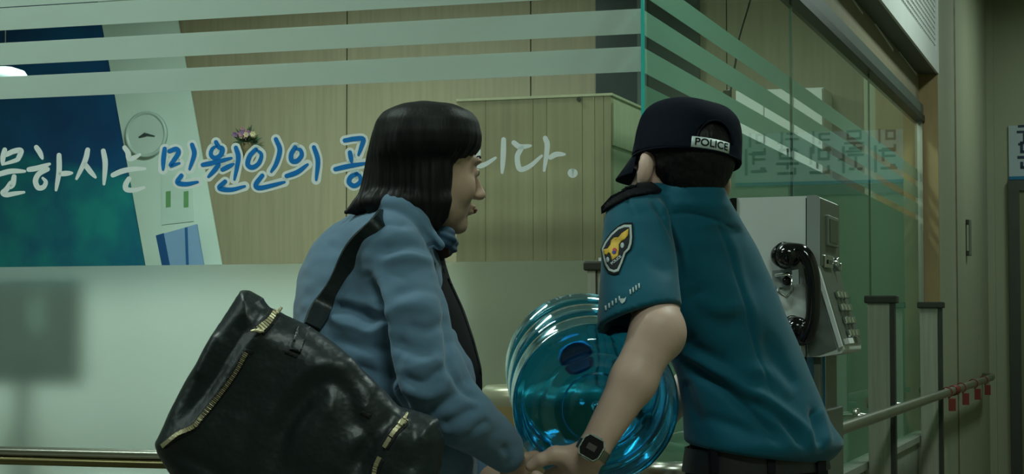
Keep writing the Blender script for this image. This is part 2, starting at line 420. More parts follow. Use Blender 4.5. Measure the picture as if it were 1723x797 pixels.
def nodes_of(name):
    m = bpy.data.materials.new(name); m.use_nodes = True; nt = m.node_tree; nt.nodes.clear()
    o = nt.nodes.new('ShaderNodeOutputMaterial'); return m, nt, o
def N(nt, t, **kw):
    n = nt.nodes.new(t)
    for k, v in kw.items():
        if k.startswith('i'):
            key = k[1:]; n.inputs[int(key) if key.isdigit() else key].default_value = v
        else: setattr(n, k, v)
    return n
def glass_mat(name, tint, refl=1.0):
    """clear thin-walled pane: tinted see-through plus a fresnel mirror image"""
    m, nt, o = nodes_of(name)
    t = N(nt, 'ShaderNodeBsdfTransparent'); t.inputs[0].default_value = tint
    g = N(nt, 'ShaderNodeBsdfGlossy'); g.inputs['Color'].default_value = (.9*refl, .95*refl, .9*refl, 1); g.inputs['Roughness'].default_value = .015
    no = N(nt, 'ShaderNodeTexNoise'); no.inputs['Scale'].default_value = 1.3; bp = N(nt, 'ShaderNodeBump'); bp.inputs['Strength'].default_value = .006; nt.links.new(no.outputs[0], bp.inputs['Height'])
    nt.links.new(bp.outputs[0], g.inputs['Normal'])
    f = N(nt, 'ShaderNodeFresnel'); f.inputs[0].default_value = 1.45
    ge = N(nt, 'ShaderNodeNewGeometry'); sb = N(nt, 'ShaderNodeMath', operation='SUBTRACT', use_clamp=True); nt.links.new(f.outputs[0], sb.inputs[0]); nt.links.new(ge.outputs['Backfacing'], sb.inputs[1])
    mx = N(nt, 'ShaderNodeMixShader'); nt.links.new(sb.outputs[0], mx.inputs[0]); nt.links.new(t.outputs[0], mx.inputs[1]); nt.links.new(g.outputs[0], mx.inputs[2])
    nt.links.new(mx.outputs[0], o.inputs[0]); return m
def frost_mat(name, body, see, rough, w_body, w_trl=.45):
    """etched film: blurs what is behind it (rough refraction) and glows with light from both sides"""
    m, nt, o = nodes_of(name)
    r = N(nt, 'ShaderNodeBsdfRefraction'); r.inputs['Color'].default_value = see; r.inputs['Roughness'].default_value = rough; r.inputs['IOR'].default_value = 1.25
    d = N(nt, 'ShaderNodeBsdfDiffuse'); d.inputs[0].default_value = body
    t = N(nt, 'ShaderNodeBsdfTranslucent'); t.inputs[0].default_value = body
    a = N(nt, 'ShaderNodeMixShader'); a.inputs[0].default_value = w_trl; nt.links.new(d.outputs[0], a.inputs[1]); nt.links.new(t.outputs[0], a.inputs[2])
    no = N(nt, 'ShaderNodeTexNoise'); no.inputs['Scale'].default_value = 2.0
    mr = N(nt, 'ShaderNodeMapRange'); nt.links.new(no.outputs[0], mr.inputs[0]); mr.inputs[3].default_value = w_body-.03; mr.inputs[4].default_value = w_body+.03
    b = N(nt, 'ShaderNodeMixShader'); nt.links.new(mr.outputs[0], b.inputs[0]); nt.links.new(r.outputs[0], b.inputs[1]); nt.links.new(a.outputs[0], b.inputs[2])
    nt.links.new(b.outputs[0], o.inputs[0]); return m
M['glass'] = glass_mat('clear_glass', (.95, .98, .965, 1))
M['glass_green'] = glass_mat('clear_greenish_glass', (.90, .97, .93, 1))
M['frost'] = frost_mat('frosted_film', srgb(222, 228, 224), (.96, .985, .97, 1), .37, .17, .5)
M['stripe'] = frost_mat('frosted_stripe_film', srgb(222, 228, 224), (.95, .98, .96, 1), .30, .66, .45)
M['frost_green'] = frost_mat('green_frosted_film', srgb(140, 172, 156), (.78, .92, .85, 1), .35, .66, .5)
M['stripe_green'] = frost_mat('green_frosted_stripe_film', srgb(168, 196, 184), (.85, .96, .9, 1), .35, .72, .5)

def mural_mat():
    m, nt, o = nodes_of('blue_mural_print')
    tc = N(nt, 'ShaderNodeTexCoord'); mp = N(nt, 'ShaderNodeMapping'); nt.links.new(tc.outputs['Object'], mp.inputs[0]); mp.inputs['Rotation'].default_value = (0, -.22, 0)
    sx = N(nt, 'ShaderNodeSeparateXYZ'); nt.links.new(mp.outputs[0], sx.inputs[0])
    no = N(nt, 'ShaderNodeTexNoise'); no.inputs['Scale'].default_value = 2.6; no.inputs['Detail'].default_value = 4; nt.links.new(tc.outputs['Object'], no.inputs['Vector'])
    mr = N(nt, 'ShaderNodeMapRange'); nt.links.new(sx.outputs['Z'], mr.inputs[0]); mr.inputs[1].default_value = MURAL_Z-.03; mr.inputs[2].default_value = MURAL_Z+.03
    r1 = N(nt, 'ShaderNodeValToRGB'); nt.links.new(no.outputs[0], r1.inputs[0]); e = r1.color_ramp.elements; e[0].position = .35; e[0].color = srgb(0, 84, 124); e[1].position = .66; e[1].color = srgb(20, 136, 138)
    r2 = N(nt, 'ShaderNodeValToRGB'); nt.links.new(no.outputs[0], r2.inputs[0]); e = r2.color_ramp.elements; e[0].position = .3; e[0].color = srgb(0, 62, 112); e[1].position = .75; e[1].color = srgb(0, 86, 136)
    mx = N(nt, 'ShaderNodeMix', data_type='RGBA'); nt.links.new(mr.outputs[0], mx.inputs[0]); nt.links.new(r1.outputs[0], mx.inputs[6]); nt.links.new(r2.outputs[0], mx.inputs[7])
    b = N(nt, 'ShaderNodeBsdfPrincipled'); nt.links.new(mx.outputs[2], b.inputs['Base Color']); b.inputs['Roughness'].default_value = .4
    nt.links.new(b.outputs[0], o.inputs[0]); return m
MURAL_Z = 2.52
M['mural'] = mural_mat()
# ================================================================== THE SETTING
def slab(name, mt, *a, **k): return struct(MB().box(*a).build(name, mt, **k))
slab('floor', M['floor'], -7, 3.0, -6.5, 10.2, -.1, 0)
slab('ceiling', M['ceiling'], -7, 3.0, -6.5, 10.2, CEIL, CEIL+.1)
slab('wall_right', M['cream_wall'], 2.8, 3.0, -6.5, 10.2, 0, CEIL)
slab('wall_back', M['cream_wall'], -7, 2.8, -6.6, -6.5, 0, CEIL)
slab('wall_left', M['cream_wall'], -7.1, -7, -6.6, 7.2, 0, CEIL)
BY = 7.05
# room's rear wall: flat veneer panels with thin shadow joints
o = MB()
js = [toroom(onY(u, 300, BY))[0] for u in (583, 893)]; dj = js[1]-js[0]
xs = sorted([js[0]+dj*k for k in range(-6, 9)]); xs = [-7]+[x for x in xs if -6.9 < x < .05]+[.1]
for a, b in zip(xs[:-1], xs[1:]): o.box(a+.004, b-.004, BY, BY+.05, 0, CEIL)
o.box(-7, .1, BY+.03, BY+.15, 0, CEIL)
struct(o.build('wall_rear', M['tan_wall']))
# tan column at the end of the glass, then the cream wall that carries the handrail on
xe = .10; yE = toroom(onX(1580, 300, xe))[1]
x0 = toroom(onY(1553, 300, yE))[0]
slab('wall_column', M['tan_column'], x0-.25, xe-.001, yE-.02, yE+.30, 0, toroom(onY(1550, 124, yE))[2])
YEND = 9.7
slab('wall_passage', M['cream_wall'], -.3, xe, yE+.0, YEND, 0, CEIL)
slab('wall_end', M['cream_wall'], -.3, 2.8, YEND, YEND+.2, 0, CEIL)
# end wall doorway: dark steel frame, dull olive leaf
p = toroom(onY(1697, 304, YEND)); dx, dz = p[0], p[2]
mb = MB(); fw = .075
mb.box(dx, dx+fw, YEND-.05, YEND, 0, dz); mb.box(dx+1.1-fw, dx+1.1, YEND-.05, YEND, 0, dz); mb.box(dx+fw, dx+1.1-fw, YEND-.05, YEND, dz-.075, dz)
d1 = struct(mb.build('door_1', mat('dark_steel_frame', srgb(70, 76, 68), .4, .3, var=(8, .06))))
MB().box(dx+fw, dx+1.1-fw, YEND-.03, YEND-.002, .01, dz-.075).build('door_leaf', mat('olive_door_leaf', srgb(112, 118, 84), .5, var=(3, .05)), d1)
MB().box(dx+1.1-fw-.12, dx+1.1-fw-.09, YEND-.07, YEND-.03, .95, 1.1, bev=.005).build('door_handle', M['chrome'], d1)
# soft vertical edge in the end wall
slab('trim_1', M['cream_wall'], xe, xe+.05, YEND-.04, YEND, 0, CEIL)
# wall above the glazing and its head channel
TOPZ = 2.385
slab('wall_over_glass', M['tan_wall'], -.09, .0, -.0, yE-.021, TOPZ+.075, CEIL)
mb = MB(); mb.box(-.03, .022, 0.0, yE-.021, TOPZ, TOPZ+.075)
t2 = struct(mb.build('trim_2', M['channel_light']))
MB().box(-.035, .030, 0.0, yE-.021, TOPZ-.018, TOPZ+.016).build('channel_groove', M['channel'], t2)
slab('wall_over_front_glass', M['tan_wall'], -7, .0, -.02, .07, 2.95, CEIL)

# plinth under both glass runs
LZ = .70
mb = MB(); mb.box(-.12, .03, -.03, yE-.021, 0, LZ-.03); mb.box(-.13, .045, -.045, yE-.021, LZ-.03, LZ)
mb.box(-7, -.12, -.03, .12, 0, LZ-.03); mb.box(-7, -.13, -.045, .13, LZ-.03, LZ)
struct(mb.build('wall_plinth', M['grey_ledge']))

# ------------------------------------------------------------------ glazing
SB = [(1.861, 1.921), (1.952, 2.012), (2.046, 2.106)]
def fz(u, v): return onY(u, v, 0)[2]
fr = thing('glass_partition', 'long clear glass partition with white frosted stripes and blue and white Korean lettering', 'partition', R(-3.5, 0, LZ))
MB().box(-7, -.006, -.006, .006, LZ, 2.95).build('glass_pane', M['glass'], fr)
MB().box(-.006, .0005, -.006, .0058, LZ, 2.95).build('polished_glass_edge', mat('teal_glass_edge', srgb(60, 190, 180), .15, coat=.5), fr)['label'] = 'bright teal polished glass edge'
FZ = fz(300, 445.5)
MB().box(-7, -.008, .0075, .0085, LZ+.001, FZ).build('frosted_film', M['frost'], fr)
for a, b in SB: MB().box(-7, -.008, .0075, .0085, a, b).build('frosted_stripe', M['stripe'], fr)
MB().box(-7, -.008, .0075, .0085, 2.1085, 2.19).build('frosted_stripe', M['stripe'], fr)

rt = thing('glass_partition', 'green tinted glass partition receding down the corridor with four slanting stripes', 'partition', R(0, 3, LZ))
ends = [.001] + [toroom(onX(u, 300, 0))[1] for u in (1332, 1463)] + [yE-.022]
for a, b in zip(ends[:-1], ends[1:]):
    pn = MB().box(-.006, .006, a+.0035, b-.0035, LZ, TOPZ).build('glass_pane', M['glass_green'], rt)
    MB().box(-.0085, -.0075, a+.0035, b-.0035, LZ+.001, 1.832).build('frosted_film', M['frost_green'], pn)
    for c, d in SB: MB().box(-.0085, -.0075, a+.0035, b-.0035, c, d).build('frosted_stripe', M['stripe_green'], pn)
for a in ends[1:-1]: MB().box(-.004, .004, a-.003, a+.003, LZ, TOPZ).build('joint_seal', M['channel_light'], rt)
MB().box(-.02, .02, yE-.06, yE-.022, LZ, TOPZ).build('end_channel', M['rail_metal'], rt)

# lettering in vinyl on the long pane, traced stroke by stroke
def ribbon(mb, pts, w, off, taper=.55, yp=-.0068, scale=1.0):
    q = crom([np.array([p[0], p[1]], float) for p in pts], 7); n = len(q)
    def T(p): return onY(p[0], p[1], yp-off)
    V = []; F = []
    for i, p in enumerate(q):
        t = q[min(i+1, n-1)]-q[max(i-1, 0)]; t = t/(np.hypot(*t)+1e-9); nn = np.array([-t[1], t[0]]); k = i/(n-1)
        ww = w*(.5+.5*math.sin(math.pi*min(max(k*.8+.22, 0), 1))**.6 if taper else 1)*.5*scale
        if not taper: ww = w/2
        V += [T(p+nn*ww), T(p-nn*ww)]
        if i in (0, n-1):
            b = len(V)
            c0 = len(V); V.append(T(p)); m = 9
            s_ = -1 if i == 0 else 1; a0 = math.atan2(nn[1], nn[0])
            for k2 in range(m+1):
                a = a0 - s_*math.pi*k2/m; V.append(T(p+ww*np.array([math.cos(a), math.sin(a)])))
            F += [(c0, c0+1+k2, c0+2+k2) for k2 in range(m)]
            if i == 0: first = (0, 1)
    idx = []; j = 0
    for i in range(n):
        idx.append(j); j += 2
        if i in (0, n-1): j += 11
    for i in range(n-1): F.append((idx[i], idx[i]+1, idx[i+1]+1, idx[i+1]))
    mb.add(V, F)
A1 = lambda L: [[(x/2.779, 180+y/2.779) for x, y in s] for s in L]
A2 = lambda L: [[(780+x/2.344, 140+y/2.344) for x, y in s] for s in L]
white = [A1([[(22, 200), (14, 235), (12, 268)], [(30, 222), (66, 206), (98, 204), (88, 235), (76, 248), (20, 266)], [(-12, 316), (50, 300), (116, 300)], [(66, 325), (60, 360), (50, 378)], [(50, 355), (30, 385), (14, 400), (30, 410), (70, 404), (112, 398)]]),
    A1([[(170, 188), (186, 212), (198, 240)], [(135, 292), (175, 285), (232, 266)], [(222, 290), (182, 312), (166, 345), (178, 376), (203, 374), (214, 350), (200, 332)], [(276, 225), (276, 300), (262, 388)], [(284, 312), (336, 308)]]),
    A1([[(410, 200), (398, 250), (358, 335)], [(398, 268), (420, 298), (446, 328)], [(483, 205), (492, 265), (486, 360)]]),
    A1([[(583, 190), (598, 212), (604, 240), (628, 236), (654, 222)], [(528, 318), (570, 300), (620, 290), (678, 288)], [(603, 335), (588, 362), (592, 385), (630, 388), (674, 376)]]),
    A2([[(58, 266), (56, 300), (60, 325), (88, 318), (126, 294)], [(158, 222), (156, 290), (152, 352)]]),
    A2([[(198, 234), (222, 250), (264, 246)], [(228, 256), (212, 290), (222, 338), (262, 326), (308, 286)], [(322, 216), (330, 250), (318, 344)], [(342, 292), (366, 280), (398, 280)]])]
blue = [A1([[(770, 195), (764, 245), (762, 292)], [(792, 206), (824, 196), (834, 214), (812, 250), (798, 274), (838, 262)], [(898, 176), (908, 220), (886, 290)], [(848, 320), (830, 352), (870, 360), (924, 350)]]),
    A1([[(1010, 164), (1022, 186), (1040, 196), (1030, 226), (1004, 238), (986, 222), (992, 196), (1012, 182)], [(948, 270), (1006, 258), (1082, 238)], [(1022, 270), (1002, 296), (974, 326)], [(1040, 292), (1092, 266)], [(1103, 190), (1114, 240), (1096, 338)], [(1052, 348), (1026, 378), (1080, 386), (1144, 370)]]),
    A1([[(1196, 198), (1168, 228), (1158, 268), (1180, 282), (1210, 262), (1222, 222), (1200, 200)], [(1290, 150), (1308, 200), (1292, 262), (1268, 302)], [(1226, 320), (1196, 362), (1214, 378), (1280, 364), (1330, 350)]]),
    A1([[(1380, 188), (1362, 220), (1364, 250), (1388, 252), (1410, 226), (1404, 200), (1384, 196)], [(1340, 322), (1390, 304), (1438, 268)], [(1468, 188), (1486, 250), (1478, 340)]]),
    A1([[(1612, 156), (1660, 148), (1698, 150), (1688, 190), (1676, 224)], [(1636, 212), (1644, 258)], [(1568, 290), (1630, 276), (1716, 262)], [(1668, 312), (1640, 326), (1632, 352), (1656, 368), (1684, 350), (1682, 322), (1662, 312)]])]
for L in white:
    mb = MB()
    for s_ in L: ribbon(mb, s_, 9.2, 0)
    mb.build('white_lettering', M['white_letter'], fr)
mb = MB(); ribbon(mb, [(962.5, 291), (963.5, 291.6), (964.5, 291.2)], 15, 0, 0); mb.build('full_stop', M['white_letter'], fr)
for L in blue:
    mb = MB()
    for s_ in L: ribbon(mb, s_, 16.5, 0, 0)
    bk = mb.build('letter_outline', M['white_letter'], fr)
    mb = MB()
    for s_ in L: ribbon(mb, s_, 8.2, .0008)
    mb.build('blue_lettering', M['blue_letter'], bk)

# ------------------------------------------------------------------ posts with metal caps
def gpost(uL, xL, wd, dp, label, ztop=1.385):
    y = toroom(onX(uL, 560, xL))[1]
    t = thing('support_post', label, 'post', R(xL+wd/2, y+dp/2, 0), 'capped posts along the glass')
    MB().box(xL, xL+wd*.82, y, y+dp, 0, ztop-.03).build('post_body', M['post'], t)
    MB().box(xL+wd*.82, xL+wd, y-.004, y+dp, 0, ztop-.03).build('edge_strip', M['dark_metal'], t)
    MB().box(xL-.012, xL+wd+.012, y-.016, y+dp+.01, ztop-.032, ztop, bev=.006).build('cap', M['dark_metal'], t)
    return y
Y1 = gpost(1460, .05, .11, .05, 'first capped post beyond the payphone')
Y2 = gpost(1548, .05, .11, .05, 'farthest capped post, below the tan column')
yc = -.17
x_ = toroom(onY(984, 450, yc))[0]
t = thing('support_post', 'capped post at the glass corner, beside the policeman’s sleeve', 'post', R(x_+.06, yc+.03, 0), 'capped posts along the glass')
zt = onY(1000, 439, yc)[2]
mb = MB()
for k in range(5): mb.box(x_+.006+.022*k, x_+.006+.022*k+.019, yc+(.006 if k % 2 else 0), yc+.06, 0, zt-.02)
mb.build('post_body', M['post'], t)
MB().box(x_-.003, x_+.118, yc-.006, yc+.066, zt-.022, zt, bev=.005).build('cap', M['dark_metal'], t)
MB().box(x_+.03, x_+.06, yc+.01, yc+.05, zt, zt+.008).build('cap_plate', M['white_paint'], t)

# ------------------------------------------------------------------ handrails
RZ = .925
hl = thing('handrail', 'steel handrail with its darker lower half coloured in in front of the long lettered glass', 'handrail', R(-3.5, -.16, 0))
MB().tube([R(-7, -.14, RZ+.012), R(-.25, -.14, RZ+.012), R(-.1, -.1, RZ+.012)], .0125).build('rail_tube', M['rail_metal'], hl, smooth=True)
MB().tube([R(-7, -.138, RZ-.0115), R(-.25, -.138, RZ-.0115)], .0115).build('rail_tube', mat('rail_dark_half', srgb(120, 112, 78), .3, 1, var=(5, .08)), hl, smooth=True)  # lower half of the one rail; its dark reflection is put into the colour
for x in (-6.2, -4.6, -.9): MB().tube([R(x, -.02, RZ-.1), R(x, -.12, RZ-.1), R(x, -.135, RZ-.02)], .009).build('bracket', M['rail_metal'], hl, smooth=True)
hr = thing('handrail', 'steel handrail running along the green glass into the distance', 'handrail', R(.18, 4, 0))
MB().tube([R(.02, -.13, RZ), R(.12, -.10, RZ), R(.19, 0, RZ)] + [R(.19, y, RZ) for y in (1, 3, 5, 7, 8.6)] + [R(.17, 8.9, RZ), R(.11, 9.0, RZ)], .021).build('rail_tube', M['rail_metal'], hr, smooth=True)
for y in (.6, 2.6, Y1+.12, Y2+.12):
    MB().tube([R(.03, y, RZ+.005), R(.12, y, RZ+.01), R(.19, y, RZ+.0)], .013).tube([R(.13, y, RZ+.0), R(.13, y, RZ+.035)], .016).build('bracket', M['rail_metal'], hr, smooth=True)
red = mat('dull_red_plastic', srgb(122, 46, 34), .5, var=(20, .1))
for i, u in enumerate((1602, 1625, 1645, 1662)):
    q = toroom(onX(u, 660, .215)); dep = q[1]
    lab = ['nearest of the four red tags under the far handrail', 'second nearest of the four red tags under the far handrail', 'third of the four red tags, next to the farthest', 'farthest red tag near the handrail end'][i]
    tg = thing('hanging_tag', lab, 'tag', R(.215, dep, RZ-.092), 'red tags hanging from the far handrail')
    MB().box(.197, .233, dep-.006, dep+.006, RZ-.092, RZ-.028, bev=.003).build('tag_body', red, tg)
    mb = MB(); mb.tube([R(.19+.0265*math.cos(a), dep, RZ+.0265*math.sin(a)) for a in np.linspace(-1.4, 4.5, 16)], .0035, 6); mb.build('tag_loop', red, tg, smooth=True)
q = toroom(onX(1606, 655, .19))
mb = MB(); mb.lathe([(.0225, 0), (.0275, .005), (.0275, .20), (.0225, .205)], R(.19, q[1]-.1, RZ), RY, 20)
mb.build('rail_sleeve', red, hr, smooth=True)['label'] = 'red sleeve'

# wall handle on the cream wall
q = toroom(onX(1626, 400, xe)); z1 = onX(1626, 370, xe)[2]; z0 = onX(1626, 430, xe)[2]
t = thing('grab_handle', 'slim grey vertical handle on the far cream wall', 'handle', R(xe, q[1], z0))
MB().box(xe+.018, xe+.03, q[1]-.05, q[1]+.03, z0, z1, bev=.004).build('grip', mat('grey_plastic', srgb(120, 126, 116), .4, var=(9, .05)), t)
for z in (z0, z1-.03): MB().box(xe, xe+.02, q[1]-.05, q[1]+.03, z, z+.03, bev=.004).build('mount', M['dark_metal'], t)

# end wall sign over the door: white panel, two rows of navy characters, blue foot line
ps = toroom(onY(1697, 212, YEND)); pe = toroom(onY(1697, 300, YEND))
sg = thing('wall_sign', 'white sign with navy Korean characters above the far doorway', 'sign', R(ps[0]+.8, YEND-.015, pe[2]))
MB().box(ps[0], ps[0]+1.5, YEND-.02, YEND, pe[2], ps[2]).build('sign_board', mat('sign_white', srgb(168, 184, 188), .4, var=(6, .03)), sg)
MB().box(ps[0], ps[0]+1.5, YEND-.024, YEND-.001, pe[2]-.012, pe[2]+.012).build('blue_line', mat('sign_blue', srgb(0, 110, 150), .4, var=(6, .03)), sg)
navy = mat('sign_navy', srgb(28, 50, 74), .5, var=(9, .05))
def glyph(mb, x, z, s, k):
    t = .1*s; y0, y1 = YEND-.023, YEND-.0205
    def b(a, c, d, e): mb.box(x+a*s, x+c*s, y0, y1, z+d*s, z+e*s)
    if k == 0: b(.1, .6, .86, .96); b(.05, .65, .62, .72); b(.3, .4, .2, .62); b(.1, .3, .1, .2); b(.4, .6, .1, .2); b(.75, .85, .0, 1); b(.85, 1, .45, .55)
    if k == 1: b(.1, .55, .85, .95); b(.1, .2, .55, .95); b(.1, .55, .5, .6); b(.45, .55, .55, .95); b(.75, .85, .35, 1); b(.1, .2, .02, .32); b(.1, .85, .0, .1)
    if k == 2: b(.05, .9, .36, .46); b(.15, .8, .88, .98); b(.15, .25, .6, .95); b(.7, .8, .6, .95); b(.15, .8, .56, .66); b(.42, .52, .2, .4); b(.15, .25, 0, .25); b(.15, .85, 0, .1)
    if k == 3: b(.1, .6, .8, .9); b(.5, .6, .4, .9); b(.1, .6, .55, .64); b(.78, .88, 0, 1); b(.1, .3, .2, .3); b(.05, .65, .1, .2)
H = ps[2]-pe[2]
for r_, z in enumerate((pe[2]+H*.60, pe[2]+H*.20)):
    for k in range(6):
        mb = MB(); glyph(mb, ps[0]+.05+k*.24, z-.01, .20 if r_ else .17, (k+r_*2) % 4); mb.build('sign_character', navy, sg)

# air-conditioning box hung above the glass
bz = onX(1580, 125, .28)[2]; yb = yE+.01
q = toroom(onY(1580, 125, yb)); bx = q[0]
t = thing('ventilation_unit', 'white ventilation box with mesh grille above the green glass', 'ventilation box', R(bx/2, yb-1.6, q[2]))
z0 = q[2]; z1 = CEIL-.005
L0 = yb-4.2
MB().box(.001, bx-.012, L0, yb, z0, z1).build('casing', M['channel_light'], t)
mb = MB(); mb.box(bx-.012, bx, L0, yb, z0, z0+.11); mb.box(bx-.012, bx, L0, yb, z1-.08, z1)
for a, b in ((yb-.12, yb), (yb-1.9, yb-1.78), (L0, L0+.1)): mb.box(bx-.012, bx, a, b, z0+.11, z1-.08)
mb.build('front_frame', M['white_paint'], t)
mb = MB()
zz = z0+.11
while zz < z1-.08:
    mb.box(bx-.009, bx-.004, L0+.1, yb-.12, zz, zz+.012); zz += .03
yy = L0+.1
while yy < yb-.12:
    mb.box(bx-.010, bx-.005, yy, yy+.012, z0+.11, z1-.08); yy += .06
g = mb.build('grille', M['white_paint'], t)
# peeling white strip on the wall just under the box
mb = MB(); rs = random.Random(3)
y = 3.2
while y < yb-.5:
    h = rs.uniform(.008, .022); l_ = rs.uniform(.35, .9); mb.hexa([R(.0005, y, z0-.004-h*.2), R(.003, y, z0-.004-h*.2), R(.003, y+l_, z0-.004-h*2), R(.0005, y+l_, z0-.004-h*2), R(.0005, y+.05, z0-.001), R(.003, y+.05, z0-.001), R(.003, y+l_, z0-.006-h), R(.0005, y+l_, z0-.006-h)]); y += l_+rs.uniform(.2, .7)
struct(mb.build('trim_3', M['white_paint']))

# ceiling luminaires (the sources of the light)
lm = mat('luminaire_body', srgb(220, 224, 220), .5, var=(5, .02)); dif = mat('lit_diffuser', srgb(230, 240, 235), .5, emit=((.86, 1, .93, 1), 1.2), var=(5, .02))
for i, (nm, x, y, sx, sy, p_) in enumerate(LAMPS):
    where = ['in the hall nearest the viewer', 'over the glass corner in the corridor', 'halfway down the corridor', 'near the far doorway', 'in the hall before the lettered glass', 'at the far left of the hall', 'inside the office near the front glass', 'inside the office by the mural', 'inside the office beside the green glass'][i]
    t = thing('ceiling_light', 'flat white ceiling light ' + where, 'light', R(x, y, CEIL-.11), 'ceiling lights')
    MB().box(x-sx/2-.04, x+sx/2+.04, y-sy/2-.04, y+sy/2+.04, CEIL-.06, CEIL).build('housing', lm, t)
    MB().box(x-sx/2, x+sx/2, y-sy/2, y+sy/2, CEIL-.1, CEIL-.06, bev=.01).build('diffuser', dif, t)
# ================================================================== BEHIND THE GLASS
def bw(u, v, y=BY): return toroom(onY(u, v, y))
def quad_panel(name, pts, y, th, mt, parent=None):
    Q = [onY(u, v, y) for u, v in pts]; mb = MB(); mb.prism(Q[::-1], RY*th); return mb.build(name, mt, parent)
mu = thing('wall_mural', 'dark blue and teal printed mural with slanted edge on the office wall', 'mural', bw and onY(60, 900, BY-.02))
o0 = onY(120, 250, BY-.03)
ORG[mu.name] = np.array(mu.location)
MURAL_LOCAL = ORG[mu.name]
mb = MB(); slope = (245-165)/445.0
quad_panel('printed_sheet', [(-420, -180), (165-40*slope+2, -40), (165+455*slope+8, 490), (-420, 490)], BY-.02, .018, M['mural'], mu)
quad_panel('white_band', [(164-40*slope, -40), (286, -40), (300, 40), (374, 450), (382, 490), (165+455*slope+6, 490)], BY-.03, .012, mat('white_band_print', srgb(196, 214, 204), .5, var=(2, .05)), mu)['label'] = 'slanted white band'
# added glowing disc standing in for a ceiling light's reflection in the glass
t = thing('reflection_glow', 'round white glow at the upper left, added for a ceiling light reflected in the glass', 'lamp', onY(10, 175, 5.0)); c = onY(8, 128, 5.0)
mb = MB(); mb.lathe([(.001, -.05), (.09, -.045), (.125, -.02), (.13, .0), (.11, .03), (.05, .05), (.001, .055)], c, (0, 0, 1), 40)
mb.build('glow_disc', mat('reflected_glow_surface', srgb(235, 245, 245), .4, emit=((.55, .9, .88, 1), .5), var=(4, .02)), t, smooth=True)
MB().tube([c+(0, 0, .05), [c[0], c[1], CEIL]], .004, 8).build('added_cord', M['dark_metal'], t)
# clock on the white band
c = onY(246, 226, BY-.05); rad = .155
t = thing('wall_clock', 'pale round wall clock on the slanted white band', 'clock', c-(0, 0, rad))
MB().lathe([(.001, .0), (rad*.86, .0), (rad*.9, .012), (rad, .014), (rad, -.015), (.001, -.018)], c, -RY, 56).build('case', mat('clock_case', srgb(172, 190, 182), .4, var=(5, .03)), t, smooth=True)
MB().lathe([(.001, .002), (rad*.86, .002)], c, -RY, 56).build('dial', mat('clock_dial', srgb(186, 202, 194), .5, var=(9, .05)), t)
dk = mat('clock_hand', srgb(50, 66, 66), .5, var=(9, .03))
for a, l, w_ in ((math.radians(200), .055, .014), (math.radians(-12), .07, .009)):
    d_ = NX*math.cos(a)+np.array([0, 0, 1])*math.sin(a); n_ = NX*(-math.sin(a))+np.array([0, 0, 1])*math.cos(a); b = c-RY*.006
    MB().prism([b-n_*w_, b+d_*l-n_*w_*.3, b+d_*l+n_*w_*.3, b+n_*w_], -RY*.003).build('hand', dk, t)
# calendar sheet
t = thing('wall_calendar', 'white sheet with two green bars pinned below the clock', 'calendar', onY(297, 372, BY-.035))
quad_panel('sheet', [(272, 296), (322, 290), (326, 372), (272, 378)], BY-.036, .004, mat('paper_white', srgb(188, 208, 198), .6, var=(8, .03)), t)
gr = mat('green_print', srgb(100, 150, 98), .6, var=(8, .05))
for u in (279, 309): quad_panel('green_bar', [(u, 322), (u+8, 321), (u+8, 348), (u, 349)], BY-.038, .002, gr, t)
# lavender-blue folders leaning
t = thing('binder_board', 'blue and lavender display board standing below the calendar', 'board', onY(310, 470, BY-.25))
quad_panel('board_face', [(264, 396), (330, 377), (346, 470), (278, 470)], BY-.30, .02, mat('lavender_card', srgb(118, 150, 184), .5, var=(6, .04)), t)
quad_panel('spine', [(262, 396), (275, 392), (290, 470), (277, 470)], BY-.305, .024, mat('navy_card', srgb(20, 70, 120), .5, var=(6, .04)), t)
quad_panel('divider', [(311, 383), (315, 382), (318, 470), (314, 470)], BY-.306, .004, mat('navy_divider', srgb(30, 84, 136), .5, var=(6, .04)), t)
b0, b1 = bw(262, 470, BY-.3), bw(346, 470, BY-.3)
MB().box(b0[0], b1[0], BY-.34, BY-.02, .72, b0[2]).build('stand', mat('display_stand', srgb(150, 166, 158), .5, var=(5, .04)), t)
# long low white counter below everything on the rear wall, holding the board
o = MB(); o.box(-6.9, -1.0, BY-.55, BY-.045, 0, .70, bev=.01); tag(o.build('low_cabinet', M['white_paint']), 'long low white cabinet under the mural behind the frosted glass', 'cabinet')
# flower bouquet in a wall holder
rs = random.Random(11)
t = thing('flower_bouquet', 'small bunch of pink and cream flowers on the tan office wall', 'flowers', onY(415, 262, BY-.1))
c = onY(415, 240, BY-.10)
MB().lathe([(.012, -.09), (.03, -.05), (.042, 0), (.038, 0), (.01, -.05)], c, (0, 0, 1), 24).build('wall_vase', mat('woven_vase', srgb(112, 100, 70), .7, var=(20, .2)), t, smooth=True)
lf = mat('leaf_green', srgb(62, 84, 58), .6, var=(9, .2)); mb = MB()
for k in range(60):
    a = rs.uniform(0, 6.28); el = rs.uniform(-.2, 1.3); L = rs.uniform(.05, .11)
    d_ = np.array([math.cos(a)*math.cos(el), math.sin(a)*math.cos(el)*.7-.15, math.sin(el)]); p0 = c+d_*.02; p1 = p0+d_*L; s_ = nrm(np.cross(d_, [0.2, 1, .1]))*.009; m_ = (p0+p1)/2
    mb.add([p0, m_+s_, p1, m_-s_], [(0, 1, 2, 3)])
    mb.tube([c, p0+d_*L*.4], .0012, 4)
mb.build('foliage', lf, t)
cols = [mat('pink_petals', srgb(172, 120, 132), .6, var=(30, .1)), mat('cream_petals', srgb(196, 182, 142), .6, var=(30, .1)), mat('mauve_petals', srgb(126, 96, 132), .6, var=(30, .1))]
